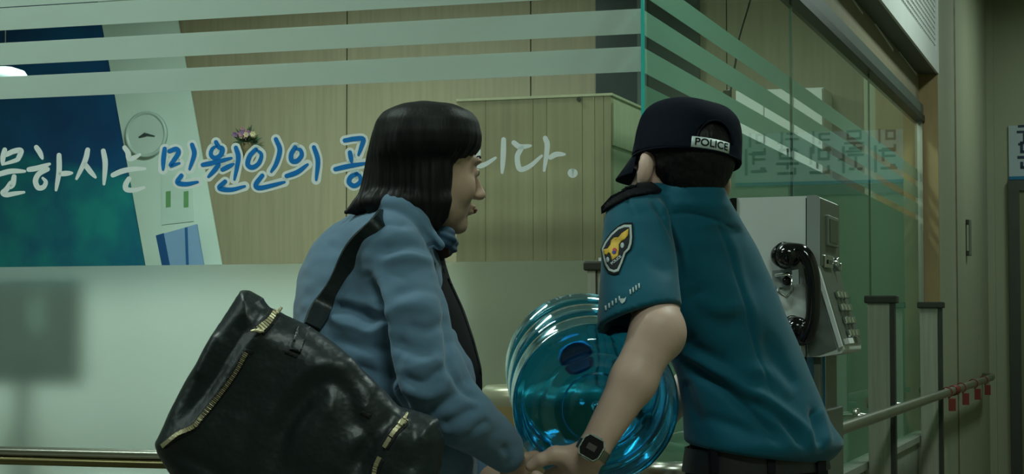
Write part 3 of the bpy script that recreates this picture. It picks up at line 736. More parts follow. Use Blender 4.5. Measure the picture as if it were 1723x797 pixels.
for k in range(15):
    a = rs.uniform(0, 6.28); q = rs.uniform(.01, .085); f = c+np.array([math.cos(a)*q, -.045-rs.uniform(0, .03), .045+abs(math.sin(a))*q*.7-.015]); mb = MB(); r_ = rs.uniform(.013, .021)
    for ring, nn, tl in ((1.0, 6, .5), (.6, 5, 1.0)):
        for j in range(nn):
            b = 2*math.pi*j/nn+ring; e = np.array([math.cos(b), -tl*.8, math.sin(b)])*r_*ring; s_ = np.array([-math.sin(b), 0, math.cos(b)])*r_*.5*ring
            mb.add([f, f+e*.6+s_, f+e*1.05, f+e*.6-s_], [(0, 1, 2, 3)])
    mb.ribs = 0; mb.build('blossom', cols[k % 3], t)
# wooden cabinet right behind the glass
CYF = .75
a = toroom(onY(768, 170, CYF)); b = toroom(onY(1028, 160, CYF)); zt = b[2]
t = thing('wood_cabinet', 'tall light wood cabinet standing right behind the lettered glass', 'cabinet', R((a[0]+b[0])/2, CYF+.3, 0))
mb = MB(); w_ = (b[0]-a[0])/9
edges = [a[0]] + [toroom(onY(u, 300, CYF))[0] for u in (817, 897, 920, 980, 1001, 1016)] + [b[0]]
for p0, p1 in zip(edges[:-1], edges[1:]): mb.box(p0+.0006, p1-.0006, CYF, CYF+.03, .02, zt)
mb.build('front_panel', M['wood'], t)
MB().box(a[0], b[0]-.001, CYF+.008, CYF+.62, 0, zt-.001).build('carcass', M['wood_edge'], t)
MB().box(a[0], b[0]+.004, CYF-.003, CYF+.625, zt-.001, zt+.006).build('top_edge', M['wood_edge'], t)
MB().lathe([(.001, 0), (.006, 0), (.006, .004), (.001, .004)], onY(974, 167, CYF-.001), -RY, 14).build('screw', M['dark_metal'], t)
MB().box(b[0], b[0]+.006, CYF+.01, CYF+.6, zt-.14, zt-.02).build('side_trim', M['wood_edge'], t)
# dark glazed door standing in the rear wall
p0, p1 = bw(1005, 0, BY), bw(1178, 0, BY)
d2 = struct(MB().box(p0[0], p1[0], BY-.04, BY, 0, 3.3).build('door_2', M['dark_door']))
MB().box(p0[0]+.27, p0[0]+.33, BY-.05, BY-.04, 0, 3.3).build('glazing_bar', mat('dark_bar', srgb(66, 80, 74), .4, var=(5, .1)), d2)
# white wall cupboard seen between the stripes
q0, q1 = bw(1237, 152, BY-.35), bw(1385, 225, BY-.35)
t = thing('wall_cupboard', 'white wall cupboard seen between the stripes of the green glass', 'cupboard', R((q0[0]+q1[0])/2, BY-.18, q1[2]-.25))
MB().box(q0[0], q1[0], BY-.33, BY-.001, q1[2]-.25, q0[2]).build('body', M['white_paint'], t)
n = 3
for k in range(n):
    xa = q0[0]+(q1[0]-q0[0])*k/n; xb = q0[0]+(q1[0]-q0[0])*(k+1)/n; dd = MB().box(xa+.004, xb-.004, BY-.35, BY-.331, q1[2]-.245, q0[2]-.005, bev=.003).build('cupboard_door', M['white_paint'], t)
    MB().box(xb-.04, xb-.03, BY-.362, BY-.35, q1[2]-.2, q1[2]-.08).build('handle', M['dark_metal'], dd)
# cable hanging from the ceiling
yk = 3.2; pts = [onY(u, v, yk) for u, v in ((1275, -60), (1262, 0), (1244, 62), (1238, 100), (1230, 148), (1226, 160))]
top = pts[0].copy(); top[2] = CEIL
t = thing('hanging_cable', 'thin black cable hanging behind the green glass', 'cable', pts[-1])
MB().tube(crom([top]+pts, 6), .0045, 8).build('cable', M['channel'], t, smooth=True)
e = pts[-1]; MB().box(toroom(e)[0]-.022, toroom(e)[0]+.012, yk-.01, yk+.01, e[2]-.05, e[2]+.02, bev=.004).build('plug', M['channel'], t)
# dark monitor on a desk behind the frosted glass (a blurred dark shape at the left)
yd = .42
a, b = toroom(onY(-70, 478, yd)), toroom(onY(128, 648, yd))
t = thing('computer_monitor', 'dark computer monitor blurred behind the frosted glass at the left', 'monitor', R((a[0]+b[0])/2, yd+.05, .78))
MB().box(a[0], b[0], yd, yd+.05, b[2], a[2], bev=.01).build('screen_back', mat('black_green_plastic', srgb(30, 62, 54), .4, var=(5, .05)), t)
xm = (a[0]+b[0])/2
MB().tube([R(xm, yd+.04, .80), R(xm, yd+.04, b[2]+.04)], .02, 12).build('neck', M['dark_metal'], t)
MB().box(xm-.12, xm+.12, yd-.05, yd+.15, .78, .795, bev=.004).build('foot', M['dark_metal'], t)
q = toroom(onY(64, 530, yd)); MB().box(q[0]-.012, q[0]+.012, yd-.012, yd, q[2]-.05, q[2]+.05, bev=.003).build('label_plate', mat('pale_plate', srgb(150, 190, 178), .5, var=(5, .02)), t)
mb = MB(); mb.box(-5.5, a[0]+1.4, .2, 1.0, .755, .78, bev=.006)
dk_ = thing('office_desk', 'pale office desk carrying the dark monitor behind the frosted glass', 'desk', R(a[0]+.5, .6, 0)); mb.build('desk_top', M['white_paint'], dk_)
for x in (-5.4, a[0]+1.3): MB().box(x-.03, x+.03, .25, .95, 0, .755).build('leg', M['white_paint'], dk_)
# white partition panels between the desk and the office (seen only through the frost)
xr = toroom(onY(765, 500, 1.5))[0]
t = thing('office_partition', 'pale low office partition blurred behind the frosted glass', 'partition', R(-3.5, 1.52, 0))
for k in range(4):
    x0_, x1_ = xr-(k+1)*1.2, xr-k*1.2
    MB().box(x0_+.01, x1_-.01, 1.5, 1.54, .05, 1.40, bev=.008).build('panel', M['white_paint'], t)
MB().box(xr-4.8, xr, 1.49, 1.55, 0, .05).build('foot_rail', M['channel_light'], t)
# pot plant on the desk
q = toroom(onY(40, 700, .85)); t = thing('potted_plant', 'small yellow-green potted plant on the office desk behind the monitor', 'plant', R(q[0], .85, .78)); c = R(q[0], .85, .86)
MB().lathe([(.035, -.08), (.05, 0), (.046, 0), (.03, -.07)], c, (0, 0, 1), 24).build('pot', mat('terracotta', srgb(150, 120, 90), .7, var=(9, .1)), t, smooth=True)
mb = MB()
for k in range(50):
    a_ = rs.uniform(0, 6.28); el = rs.uniform(.1, 1.4); L = rs.uniform(.05, .12); d_ = np.array([math.cos(a_)*math.cos(el), math.sin(a_)*math.cos(el), math.sin(el)]); s_ = nrm(np.cross(d_, [0, .3, 1]))*.012
    mb.add([c, c+d_*L*.6+s_, c+d_*L, c+d_*L*.6-s_], [(0, 1, 2, 3)])
mb.build('foliage', mat('yellow_green_leaf', srgb(130, 150, 60), .6, var=(9, .2)), t)
# swing-top bin in the hall behind the woman
c = P(912, 648, 4.15); rb_ = .135
t = thing('litter_bin', 'tan round litter bin with bright rim between the woman and the water bottle', 'bin', (c[0], c[1], 0))
zt = c[2]; o_ = np.array([c[0], c[1], 0])
MB().lathe([(.001, .0), (rb_*.92, .0), (rb_*.92, .03), (rb_, .035), (rb_, zt-.04), (.001, zt-.04)], o_, (0, 0, 1), 64).build('bin_body', mat('tan_bin', srgb(134, 116, 76), .45, var=(3, .08)), t, auto=40)
MB().lathe([(rb_, zt-.042), (rb_*1.02, zt-.03), (rb_*1.0, zt-.012), (rb_*.9, zt), (rb_*.75, zt-.004), (rb_*.7, zt-.03), (.001, zt-.035)], o_, (0, 0, 1), 64).build('bin_rim', mat('bright_rim', srgb(160, 158, 132), .3, .3, var=(6, .04)), t, smooth=True)
# ================================================================== PEOPLE
skin_m = mat('skin_tan', srgb(204, 172, 156), .5, sub=.15, var=(28, .06), bump=(160, .12))
skin_w = mat('skin_fair', srgb(186, 156, 134), .48, sub=.15, var=(28, .05), bump=(180, .08))
teal = mat('teal_uniform_cloth', srgb(0, 84, 104), .72, spec=.25, sheen=.15, var=(4, .05), bump=(420, .12))
navy_c = mat('navy_cap_cloth', srgb(14, 20, 32), .85, spec=.12, sheen=.0, var=(8, .1), bump=(300, .15))
hair_m = mat('black_hair', srgb(15, 15, 16), .55, spec=.3, var=(20, .25), bump=(60, .35, 'noise', (4, 4, .6)))
jack_m = mat('slate_blue_linen', srgb(94, 124, 148), .8, spec=.2, sheen=.2, var=(7, .06), bump=(500, .15))
black_c = mat('black_cloth', srgb(20, 22, 26), .8, spec=.2, var=(8, .1), bump=(300, .1))
leather = mat('black_leather', srgb(18, 30, 32), .42, spec=.6, var=(8, .12), bump=(110, .22, 'voronoi'))
gold = mat('pale_gold_metal', srgb(204, 194, 156), .4, .6, var=(30, .08), bump=(200, .2))
belt_m = mat('black_belt_leather', srgb(34, 34, 36), .5, var=(8, .1), bump=(120, .1, 'voronoi'))

def frame(yaw_fwd, pitch, roll=0):
    """columns right, forward, up; yaw_fwd = horizontal facing direction"""
    f = nrm([*yaw_fwd, 0]); r = np.array([f[1], -f[0], 0]); u = np.array([0, 0, 1.])
    f2 = f*math.cos(pitch)-u*math.sin(pitch); u2 = f*math.sin(pitch)+u*math.cos(pitch)
    r3 = r*math.cos(roll)-u2*math.sin(roll); u3 = u2*math.cos(roll)+r*math.sin(roll)
    return np.stack([r3, f2, u3], 1)

def head(F, O, Mh, s=1.0, jaw=1.0, ear=1.0):
    L = lambda x, y, z: O+Mh@(np.array([x, y, z])*s)
    E = lambda c, r, k=.012, op='u', M_=None: F.ell(L(*c), np.array(r)*s, Mh if M_ is None else Mh@M_, k, op)
    E((0, -.012, .040), (.076, .096, .081)); E((0, .032, -.012), (.064, .062, .086), .02)
    E((0, .042, -.068), (.050*jaw, .044, .042), .02); E((0, .076, -.098), (.020, .016, .015), .018)
    for q in (-1, 1):
        E((q*.040, .062, -.032), (.022, .022, .026), .015)
        E((q*.030, .084, .022), (.024, .011, .007), .008)
        E((q*.031, .101, .001), (.015, .012, .009), .006, 's')
        E((q*.031, .080, .001), (.0135, .0135, .0125), .003)
        F.cone(L(q*.0485, .018, -.075), L(q*.052, -.002, -.025), .016*s, .012*s, .015)
        # ear: helix rim, lobe, hollow
        c = (q*(.0735+.008*ear), -.008, -.006); E(c, (.0135*ear, .0185*ear, .030*ear), .005)
        E((q*.0885, .004, -.002), (.0075, .0115*ear, .020*ear), .003, 's')
        E((q*.080, -.003, -.031), (.006, .009, .010), .005)
        E((q*.0085, .106, -.038), (.0075, .009, .0065), .005)
    F.cone(L(0, .092, .010), L(0, .112, -.032), .0065*s, .0095*s, .008)
    E((0, .114, -.035), (.009, .010, .0085), .006)
    E((0, .094, -.060), (.023, .011, .0055), .005); E((0, .091, -.070), (.020, .011, .0062), .005)
    E((0, .105, -.0652), (.021, .006, .0014), .0025, 's')
    return L

def finger(F, base, d, bend, L, r, k=.006, splay=None):
    """d: first direction; bend: axis of curl; three phalanges"""
    p = np.asarray(base, float); d = nrm(d); q = [p]
    for i, (f, ang) in enumerate(zip((.45, .30, .25), bend[1])):
        m = Matrix.Rotation(math.radians(ang), 3, Vector(bend[0])); d = np.array(m @ Vector(d)); p2 = p+d*L*f
        F.cone(p, p2, r*(1-.07*i), r*(1-.07*(i+1)), k); p = p2; q.append(p)
    F.ell(p, (r*.86,)*3, None, k); return q

# ------------------------------------------------------------------ the officer
PO = P(1147, 295, 3.33); PH = frame((-math.sin(.50), math.cos(.50)), .08, .17)
TOR = [(322, 1122, 1204, 3.32), (334, 1104, 1218, 3.325), (348, 1085, 1232, 3.335), (375, 1066, 1252, 3.35), (415, 1058, 1275, 3.365), (470, 1066, 1300, 3.385), (530, 1085, 1324, 3.40),
       (590, 1118, 1349, 3.42), (630, 1138, 1364, 3.42), (680, 1148, 1385, 3.42), (715, 1150, 1401, 3.42), (745, 1151, 1425, 3.42), (758, 1152, 1418, 3.42), (782, 1155, 1395, 3.42)]
PHI = math.radians(50); TA, TB = .17, .12
F = SDF(P(840, 150, 2.8)*[1, 0, 0]+[-.02, 2.78, .93], [.66, 3.85, 1.72], .0028)
F.loft([r for r in TOR if 348 <= r[0] <= 715], PHI, TA, TB, .02, shrink=.014)
L_ = head(F, PO, PH)
F.cone(L_(0, -.008, -.035), P(1163, 352, 3.36), .044, .045, .012)
F.cone(L_(0, .02, -.06), P(1157, 350, 3.36), .038, .040, .02)
eS, eE, eW = P(1070, 392, 3.25), P(1104, 558, 3.07), P(996, 760, 3.015)
F.cone(eS, P(1096, 480, 3.165), .044, .038, .02).cone(P(1096, 480, 3.165), P(1102, 510, 3.135), .038, .037, .02).cone(P(1102, 510, 3.135), eE, .037, .040, .02)
F.ell(P(1112, 562, 3.085), (.038, .036, .042), None, .025).ell(P(1122, 564, 3.10), (.018, .024, .026), None, .025)
F.cone(eE, P(1066, 640, 3.045), .040, .0365, .015).cone(P(1066, 640, 3.045), eW, .0365, .0245, .015)
# left hand: the back faces the camera, thumb out to the left, fingers hooked under the bottle
pc = P(955, 783, 3.03)
F.cone(eW, P(972, 778, 3.027), .0245, .024, .012)
kn = [P(928, 801, 3.050), P(934, 810, 3.048), P(953, 822, 3.046), P(972, 829, 3.046)]
for k_, r_ in zip(kn, (.0135, .014, .0135, .0125)): F.cone(P(984, 778, 3.027)+(k_-pc)*.15, k_, .018, r_, .012)
cu = nrm(np.array([-1, 0, .35]))
for k_, L2, r_, d_ in zip(kn, (.072, .08, .075, .06), (.0098, .0100, .0096, .0085), ((-.35, .45, -.9), (-.25, .45, -.8), (-.15, .5, -.7), (0, .5, -.6))):
    finger(F, k_, d_, (Vector((1, 0, 0)), (25, 48, 35)), L2, r_)
F.cone(P(968, 768, 3.025), P(934, 765, 3.02), .019, .0145, .012).cone(P(934, 765, 3.02), P(911, 773, 3.018), .0130, .0105, .007).cone(P(911, 773, 3.018), P(893, 784, 3.024), .0105, .0092, .005)
# right arm, on the far side, the hand under the bottle's far end
F.cone(P(1210, 430, 3.50), P(1205, 590, 3.68), .045, .04, .02).cone(P(1205, 590, 3.68), P(1112, 706, 3.58), .04, .025, .02)
rp = P(1098, 720, 3.55); F.cone(P(1112, 706, 3.58), rp, .025, .028, .012)
for i in range(4): finger(F, rp+np.array([-.015, -.01-.018*i+.02, -.012]), (-1, -.1, -.25), (Vector((0, 1, 0)), (8, 18, 18)), .07, .009)
finger(F, rp+np.array([-.008, -.035, .012]), (-.6, -.6, .4), (Vector((0, 1, 0)), (5, 10, 10)), .055, .0105)
V, Q = F.mesh(2)
po = thing('person', 'police officer in teal shirt and dark cap bending with the water bottle', 'person', P(1275, 1720, 3.42)*[1, 1, 0])
body = link('body', V, Q, skin_m, po, smooth=True); BV = bvh_of(V, Q)
for q in (-1, 1): MB().lathe([(.011*math.sin(a), -.011*math.cos(a)) for a in np.linspace(.02, 3.12, 12)], L_(q*.031, .0815, .001), PH[:, 1], 16).build('eyeball', mat('eye_white', srgb(190, 186, 178), .2, var=(9, .02)), body, smooth=True)

# short hair below the cap (modelled in the head's own frame)
G = SDF((-.1, -.13, -.12), (.1, .12, .14), .0022)
G.ell((0, -.012, .034), (.0785, .0990, .088), None, 0).ell((0, -.042, -.022), (.046, .040, .034), None, .02)
G.box((0, .10, -.08), (.12, .085, .105), None, .01, .012, 's')
for q in (-1, 1): G.ell((q*.087, -.002, -.014), (.026, .030, .042), None, .008, 's')
G.ell((-.078, -.030, -.050), (.034, .045, .036), None, .012, 's')
G.plane((0, -.06, -.050), (.10, .25, -1), .008)
V, Q = G.mesh(1); nn_ = vnormals(V, Q); V = V+nn_*(vnoise(V*[1, 1, .35], 330)*.0007+vnoise(V, 90)*.0008)[:, None]
link('hair', PO+V@PH.T, Q, hair_m, po, smooth=True)

# cap: crown with flat top and an arched opening at the back, peak, label
def capr(z):       # section radii by height
    t = np.clip((z-.012)/.125, 0, 1); return .0885-.017*t**2, .102-.024*t**2
G = SDF((-.11, -.14, 0), (.11, .12, .16), .0017)
X, Y, Z = G.ax[0][:, None, None], G.ax[1][None, :, None], G.ax[2][None, None, :]
def shell(t_, top):
    a, b = capr(Z); k0 = ((np.abs(X)/(a-t_))**2.3+(np.abs(Y+.010)/(b-t_))**2.3)**(1/2.3)+1e-6
    g = (k0-1)*np.sqrt(X*X+(Y+.01)**2)/k0; gz = Z-(top-.004-.9*(X*X+(Y+.01)**2)-.012*np.clip(-(Y+.01)/.1, 0, 1)**2*0); gz = gz-.05*Y
    h = np.clip(.5-.5*(gz-g)/.036, 0, 1); return gz+(g-gz)*h+.036*h*(1-h)
g = np.maximum(shell(0, .134), -shell(.0035, .1305)); g = np.maximum(g, .027+.05*Y-Z)
ar = np.sqrt(((X+.006)/.036)**2+((Z-.044)/.033)**2)-1; op_ = np.maximum(ar*.03, np.maximum(.044-Z, Y+.03)); g = np.maximum(g, -op_)
G.F[:] = np.broadcast_to(g, G.F.shape)
V, Q = G.mesh(2); nn_ = vnormals(V, Q); V = V+nn_*(vnoise(V, 26)*.0016+vnoise(V, 70)*.0004)[:, None]
for yy, rr in ((.035, .0022),): pass
cap_o = link('cap', PO+V@PH.T, Q, navy_c, po, smooth=True)
mb = MB(); nt_, ns_ = 40, 9; VV = []; FF = []
for side in (0, 1):
    for i in range(nt_+1):
        t = math.radians(-74+148*i/nt_)
        for j in range(ns_+1):
            s_ = j/ns_; a, b = .087, .099; ex = .072*max(math.cos(t*1.2), 0)**.55
            x = a*math.sin(t)*(1+.10*s_*math.cos(t*1.1)); y = -.010+b*math.cos(t)+ex*s_
            z = .034-.036*s_-1.9*x*x*(.55+.45*s_)+.008-(.0022 if side else 0); VV.append((x, y, z))
n1 = (nt_+1)*(ns_+1)
for side in (0, 1):
    for i in range(nt_):
        for j in range(ns_):
            a = side*n1+i*(ns_+1)+j; f = (a, a+1, a+ns_+2, a+ns_+1); FF.append(f if side else f[::-1])
for j in range(ns_):
    for i in (0, nt_): a = i*(ns_+1)+j; FF.append((a, a+1, n1+a+1, n1+a))
for i in range(nt_): a = i*(ns_+1)+ns_; FF.append((a, a+ns_+1, n1+a+ns_+1, n1+a))
link('peak', [PO+PH@np.array(v) for v in VV], FF, navy_c, cap_o, smooth=True)
def on_cap(x, z, off):   # x: arc length from the back centre (to the right), z height
    a, b = capr(np.array(z)); a = float(a)+off; b = float(b)+off; t = x/.098
    return PO+PH@np.array([a*math.sin(t)*1.0, -.010-b*math.cos(t)*1.0, z])
mb = MB(); nx_ = 16; x0, x1, zA, zB = -.056, .020, .0245, .0435
def zt_(x): return -.003*0
g = [[on_cap(x0+(x1-x0)*i/nx_, zA+(zB-zA)*j/2, .0042) for j in range(3)] for i in range(nx_+1)]
mb.add([p for r in g for p in r], [(i*3+j, (i+1)*3+j, (i+1)*3+j+1, i*3+j+1) for i in range(nx_) for j in range(2)])
lb = mb.build('cap_label', mat('silver_tape', srgb(190, 204, 200), .4, var=(30, .03)), cap_o, smooth=True); md = lb.modifiers.new('thickness', 'SOLIDIFY'); md.thickness = .001
tv, tf = text_mesh('POLICE', .0178, .0003); tx = max(v[0] for v in tv)-min(v[0] for v in tv); sc = .064/tx
link('label_lettering', [on_cap((x0+x1)/2+x*sc, (zA+zB)/2+y, .0056) for x, y, z in tv], tf, black_c, lb)
mb = MB(); mb.tube([on_cap(x, .0235, .0012) for x in np.linspace(-.30, .30, 50)], .0022, 8); mb.build('cap_seam', navy_c, cap_o, smooth=True)
mb = MB(); mb.tube([on_cap(-.006+.0375*math.cos(a), .044+.035*math.sin(a), .001) for a in np.linspace(0, math.pi, 30)], .0016, 6); mb.build('opening_trim', navy_c, cap_o, smooth=True)

# shirt
F = SDF([.12, 2.95, .98], [.66, 3.80, 1.52], .0032)
F.loft([r for r in TOR if r[0] >= 334], PHI, TA, TB, .02, e=2.15)
SL = [(322, 1058, 1098, 3.27), (332, 1038, 1112, 3.26), (346, 1020, 1120, 3.245), (370, 1014, 1128, 3.225), (410, 1011, 1135, 3.20), (450, 1011, 1140, 3.17), (490, 1009, 1144, 3.135), (530, 1006, 1148, 3.11), (575, 1004, 1148, 3.09)]
F.loft(SL, 0, .072, .080, .009, e=2.2)
F.cone(P(1105, 334, 3.30), P(1070, 345, 3.26), .026, .03, .02)
F.cone(P(1196, 385, 3.47), P(1212, 440, 3.54), .050, .056, .03).cone(P(1212, 440, 3.54), P(1205, 560, 3.60), .056, .058, .02)
F.loft([(317, 1107, 1217, 3.305), (330, 1102, 1221, 3.308), (348, 1094, 1229, 3.315), (376, 1084, 1238, 3.342)], PHI, .062, .066, .025, endk=.004)
F.loft([(270, 1115, 1210, 3.305), (290, 1115, 1210, 3.305), (305, 1115, 1210, 3.305)], PHI, .062, .066, op='cut')
a, b, c = P(1008, 541, 3.06), P(1140, 500, 3.06), P(1062, 560, 3.18); n_ = np.cross(b-a, c-a); n_ = n_ if n_[2] < 0 else -n_
# sleeve hem cut (only around the sleeve), then hollowed
sl, X, Y, Z = F.sub([.10, 2.95, 1.10], [P(1156, 500, 3.19)[0], 3.235, 1.34]); nn_ = nrm(n_); g = (X-a[0])*nn_[0]+(Y-a[1])*nn_[1]+(Z-a[2])*nn_[2]
mk = X+0*Z < 9
F.F[sl] = np.where(mk, np.maximum(F.F[sl], g), F.F[sl])
F.loft([(450, 1030, 1120, 3.175), (490, 1016, 1136, 3.14), (530, 1013, 1141, 3.115), (640, 1000, 1148, 3.05)], 0, .072, .078, op='cut', shrink=.005)
F.plane(P(1150, 741, 3.4), nrm(np.array([-.155, 0.02, -1])), .006)
V, Q = F.mesh(2)
V = creases(V, Q, [(p_, r_, d_*1.35) for p_, r_, d_ in [
    ([(1092, 340), (1112, 372), (1128, 410), (1136, 440)], .006, .005), ([(1104, 340), (1124, 375), (1142, 420), (1150, 460)], .006, -.003),
    ([(1048, 336), (1052, 345), (1062, 372)], .004, .002), ([(1070, 345), (1085, 380), (1098, 430), (1102, 480)], .02, .003),
    ([(1105, 366), (1150, 362), (1200, 372), (1245, 392)], .0035, .0016), ([(1200, 374), (1225, 420), (1245, 480), (1262, 540), (1278, 600), (1302, 664)], .004, .0022),
    ([(1210, 374), (1236, 420), (1256, 480), (1273, 540), (1290, 600)], .01, -.0018),
    ([(1146, 605), (1180, 630), (1225, 660), (1270, 700), (1310, 745)], .010, .008), ([(1150, 592), (1190, 614), (1240, 645), (1290, 690), (1330, 735)], .010, -.006),
    ([(1255, 666), (1290, 690), (1330, 720), (1360, 755)], .009, .008), ([(1262, 655), (1300, 678), (1345, 712), (1375, 745)], .010, -.006),
    ([(1150, 640), (1165, 680), (1180, 720)], .012, .005), ([(1375, 690), (1380, 720), (1385, 755)], .008, .007), ([(1390, 690), (1398, 720), (1402, 750)], .01, -.004),
    ([(1160, 480), (1190, 530), (1240, 560)], .022, .005), ([(1170, 420), (1230, 440), (1290, 500)], .025, .003), ([(1250, 620), (1300, 630), (1345, 670)], .014, -.004),
    ([(1220, 520), (1265, 560), (1320, 640), (1350, 700)], .02, .004), ([(1020, 400), (1045, 450), (1040, 500)], .016, .0035), ([(1060, 430), (1085, 450), (1120, 465)], .012, .0015),
    ([(1150, 560), (1170, 590), (1230, 615)], .014, .005), ([(1180, 700), (1230, 715), (1280, 735)], .012, .004), ([(1150, 345), (1180, 355), (1215, 362)], .01, -.001), ([(1285, 560), (1320, 610), (1352, 660)], .014, .005), ([(1165, 500), (1200, 520), (1250, 520)], .016, -.004)]], 3.3)
nn_ = vnormals(V, Q); V = V+nn_*(vnoise(V*[1, 1, .7], 9)*.0035+vnoise(V*[1, 1, .6], 22)*.0012)[:, None]
shirt = link('shirt', V, Q, teal, po, smooth=True); SB_ = bvh_of(V, Q)
# collar fold, shoulder board, sleeve badge, sleeve stripes
mb = MB()
ep = [(1012, 360), (1011, 348), (1028, 329), (1060, 314), (1096, 312), (1113, 323), (1086, 329), (1062, 333), (1040, 344), (1022, 355)]
patch('shoulder_board', ep, SB_, .004, black_c, shirt, 3, .005)
o_ = lambda L: [(1005+x/7.97, 370+y/7.97) for x, y in L]
out = o_([(365, 75), (460, 75), (470, 240), (462, 330), (440, 400), (385, 455), (330, 600), (290, 700), (230, 715), (165, 690), (120, 610), (95, 500), (78, 390), (120, 300), (200, 190), (290, 110)])
inn = o_([(370, 112), (432, 112), (440, 240), (432, 320), (412, 385), (362, 440), (305, 590), (272, 668), (230, 680), (185, 660), (145, 590), (120, 490), (105, 400), (145, 315), (215, 215), (300, 138)])
cen = np.mean(out, 0); rim = [tuple(cen+(np.array(p)-cen)*1.10) for p in out]
bd = patch('sleeve_badge', rim, SB_, .0014, black_c, shirt, 4, .001)
patch('badge_border', out, SB_, .0022, mat('badge_silver', srgb(172, 184, 180), .6, var=(40, .1)), bd, 4, .001)
patch('badge_field', inn, SB_, .0030, mat('badge_black', srgb(18, 20, 30), .8, var=(40, .1)), bd, 4, .001)
yel = mat('badge_gold_thread', srgb(214, 172, 48), .6, var=(60, .25), bump=(300, .3))
eagle = o_([(425, 135), (420, 220), (385, 270), (335, 300), (305, 345), (300, 420), (285, 500), (215, 555), (200, 490), (195, 440), (205, 380), (150, 480), (118, 470), (105, 410), (160, 400), (195, 345), (205, 290), (245, 245), (262, 285), (300, 245), (340, 195)])
patch('eagle_emblem', eagle, SB_, .0038, yel, bd, 4, .001)
circ = lambda x, y, rx, ry, rot=0: o_([(x+rx*math.cos(t)*math.cos(rot)-ry*math.sin(t)*math.sin(rot), y+rx*math.cos(t)*math.sin(rot)+ry*math.sin(t)*math.cos(rot)) for t in np.linspace(0, 6.283, 15)[:-1]])
patch('emblem_red_half', circ(248, 425, 26, 26), SB_, .0046, mat('badge_red', srgb(190, 50, 70), .6, var=(60, .1)), bd, 4, .0008)
patch('emblem_blue_half', circ(240, 458, 24, 20), SB_, .0050, mat('badge_blue', srgb(60, 60, 150), .6, var=(60, .1)), bd, 4, .0008)
wm = mat('badge_white_thread', srgb(176, 190, 190), .6, var=(60, .1))
patch('badge_flower', circ(350, 355, 24, 40, .2), SB_, .0038, wm, bd, 4, .0008); patch('badge_flower', circ(160, 545, 18, 36), SB_, .0038, wm, bd, 4, .0008)
tv, tf = text_mesh('POLICE', 10, .35); tw = max(v[0] for v in tv)-min(v[0] for v in tv); an = math.radians(-41); VV = []
for x, y, z in tv:
    sx = x/tw*19.5; sy = -y*.62; uu = 1005+264/7.97+sx*math.cos(an)-sy*math.sin(an)*.9; vv = 370+556/7.97+sx*math.sin(an)+sy*math.cos(an)*.9
    p, n = hit(SB_, uu, vv); VV.append(np.array(p)+np.array(n)*.0042 if p is not None else P(uu, vv, 3.15))
link('badge_lettering', VV, tf, wm, bd)
for k in range(9):
    u = 1020+k*5.6 if k < 5 else 1036+k*4.9-(9-k)*0; t_ = (u-1018)/54; v = 520-38*t_+(0 if k < 5 else 2); 
    patch('sleeve_stripe', [(u-1.1, v-3.8), (u+1.3, v-4.4), (u+1.9, v+3.6), (u-.5, v+4.2)], SB_, .0016, wm, shirt, 5, .0008)
patch('sleeve_bird', [(1043, 503), (1048, 506), (1054, 500), (1052, 508), (1047, 512), (1044, 509)], SB_, .0016, wm, shirt, 4, .0008)

# trousers, belt, shoes
F = SDF([.2, 3.1, .02], [.72, 3.75, 1.10], .006)
F.loft([(715, 1162, 1382, 3.42), (745, 1158, 1386, 3.42), (800, 1150, 1398, 3.42), (880, 1150, 1408, 3.42), (960, 1158, 1402, 3.42)], PHI, TA, TB, .03)
for q, kx, ax_ in ((-1, -.01, -.02), (1, .01, .01)):
    lat = np.array([math.cos(PHI), math.sin(PHI), 0])*q*.075; fw_ = np.array([-math.sin(PHI), math.cos(PHI), 0])
    h = P(1278, 920, 3.42)+lat; k_ = np.array([h[0], h[1], .52])+lat*.15+fw_*.04; an_ = np.array([h[0], h[1], .09])+lat*.4-fw_*.02
    F.cone(h, k_, .092, .068, .03).cone(k_, an_, .066, .056, .02)
V, Q = F.mesh(2); V = V+vnormals(V, Q)*(vnoise(V*[1, 1, .5], 14)*.004)[:, None]
tr = link('trousers', V, Q, black_c, po, smooth=True)
def ring(rows, phi, a, b, ex, nm, mt, par, n=72, th=.004):
    mb = MB(); V_ = []; m = len(rows)
    for e_ in (0, 1):
        for v, uL, uR, d in rows:
            A = P(uL, v, d); B = P(uR, v, d); hw = (B[0]-A[0])/2; q = math.sqrt((a*math.cos(phi))**2+(b*math.sin(phi))**2); ra = hw/q*a+ex+th*e_; rb = hw/q*b+ex+th*e_; c = [(A[0]+B[0])/2, A[1], A[2]]
            for k in range(n):
                t = 2*math.pi*k/n; x, y = ra*math.cos(t), rb*math.sin(t); V_.append((c[0]+x*math.cos(phi)-y*math.sin(phi), c[1]+x*math.sin(phi)+y*math.cos(phi), c[2]))
    Fa = []
    for e_ in (0, 1):
        for j in range(m-1):
            for k in range(n):
                o = e_*m*n+j*n; f = (o+k, o+(k+1) % n, o+n+(k+1) % n, o+n+k); Fa.append(f[::-1] if e_ else f)
    for j in (0, m-1):
        for k in range(n): Fa.append((j*n+k, j*n+(k+1) % n, m*n+j*n+(k+1) % n, m*n+j*n+k))
    return link(nm, V_, Fa, mt, par, auto=40)
BR = [(750, 1156, 1388, 3.42), (753, 1156, 1388, 3.42), (786, 1151, 1396, 3.42), (789, 1151, 1396, 3.42)]
bl = ring(BR, PHI, TA, TB, .004, 'belt', belt_m, po)
tb_ = bvh_of(V, Q)
for u in (1205, 1292, 1372): patch('belt_loop', [(u-6, 742), (u+6, 742), (u+7, 797), (u-5, 797)], tb_, .0115, black_c, tr, 6, .003)
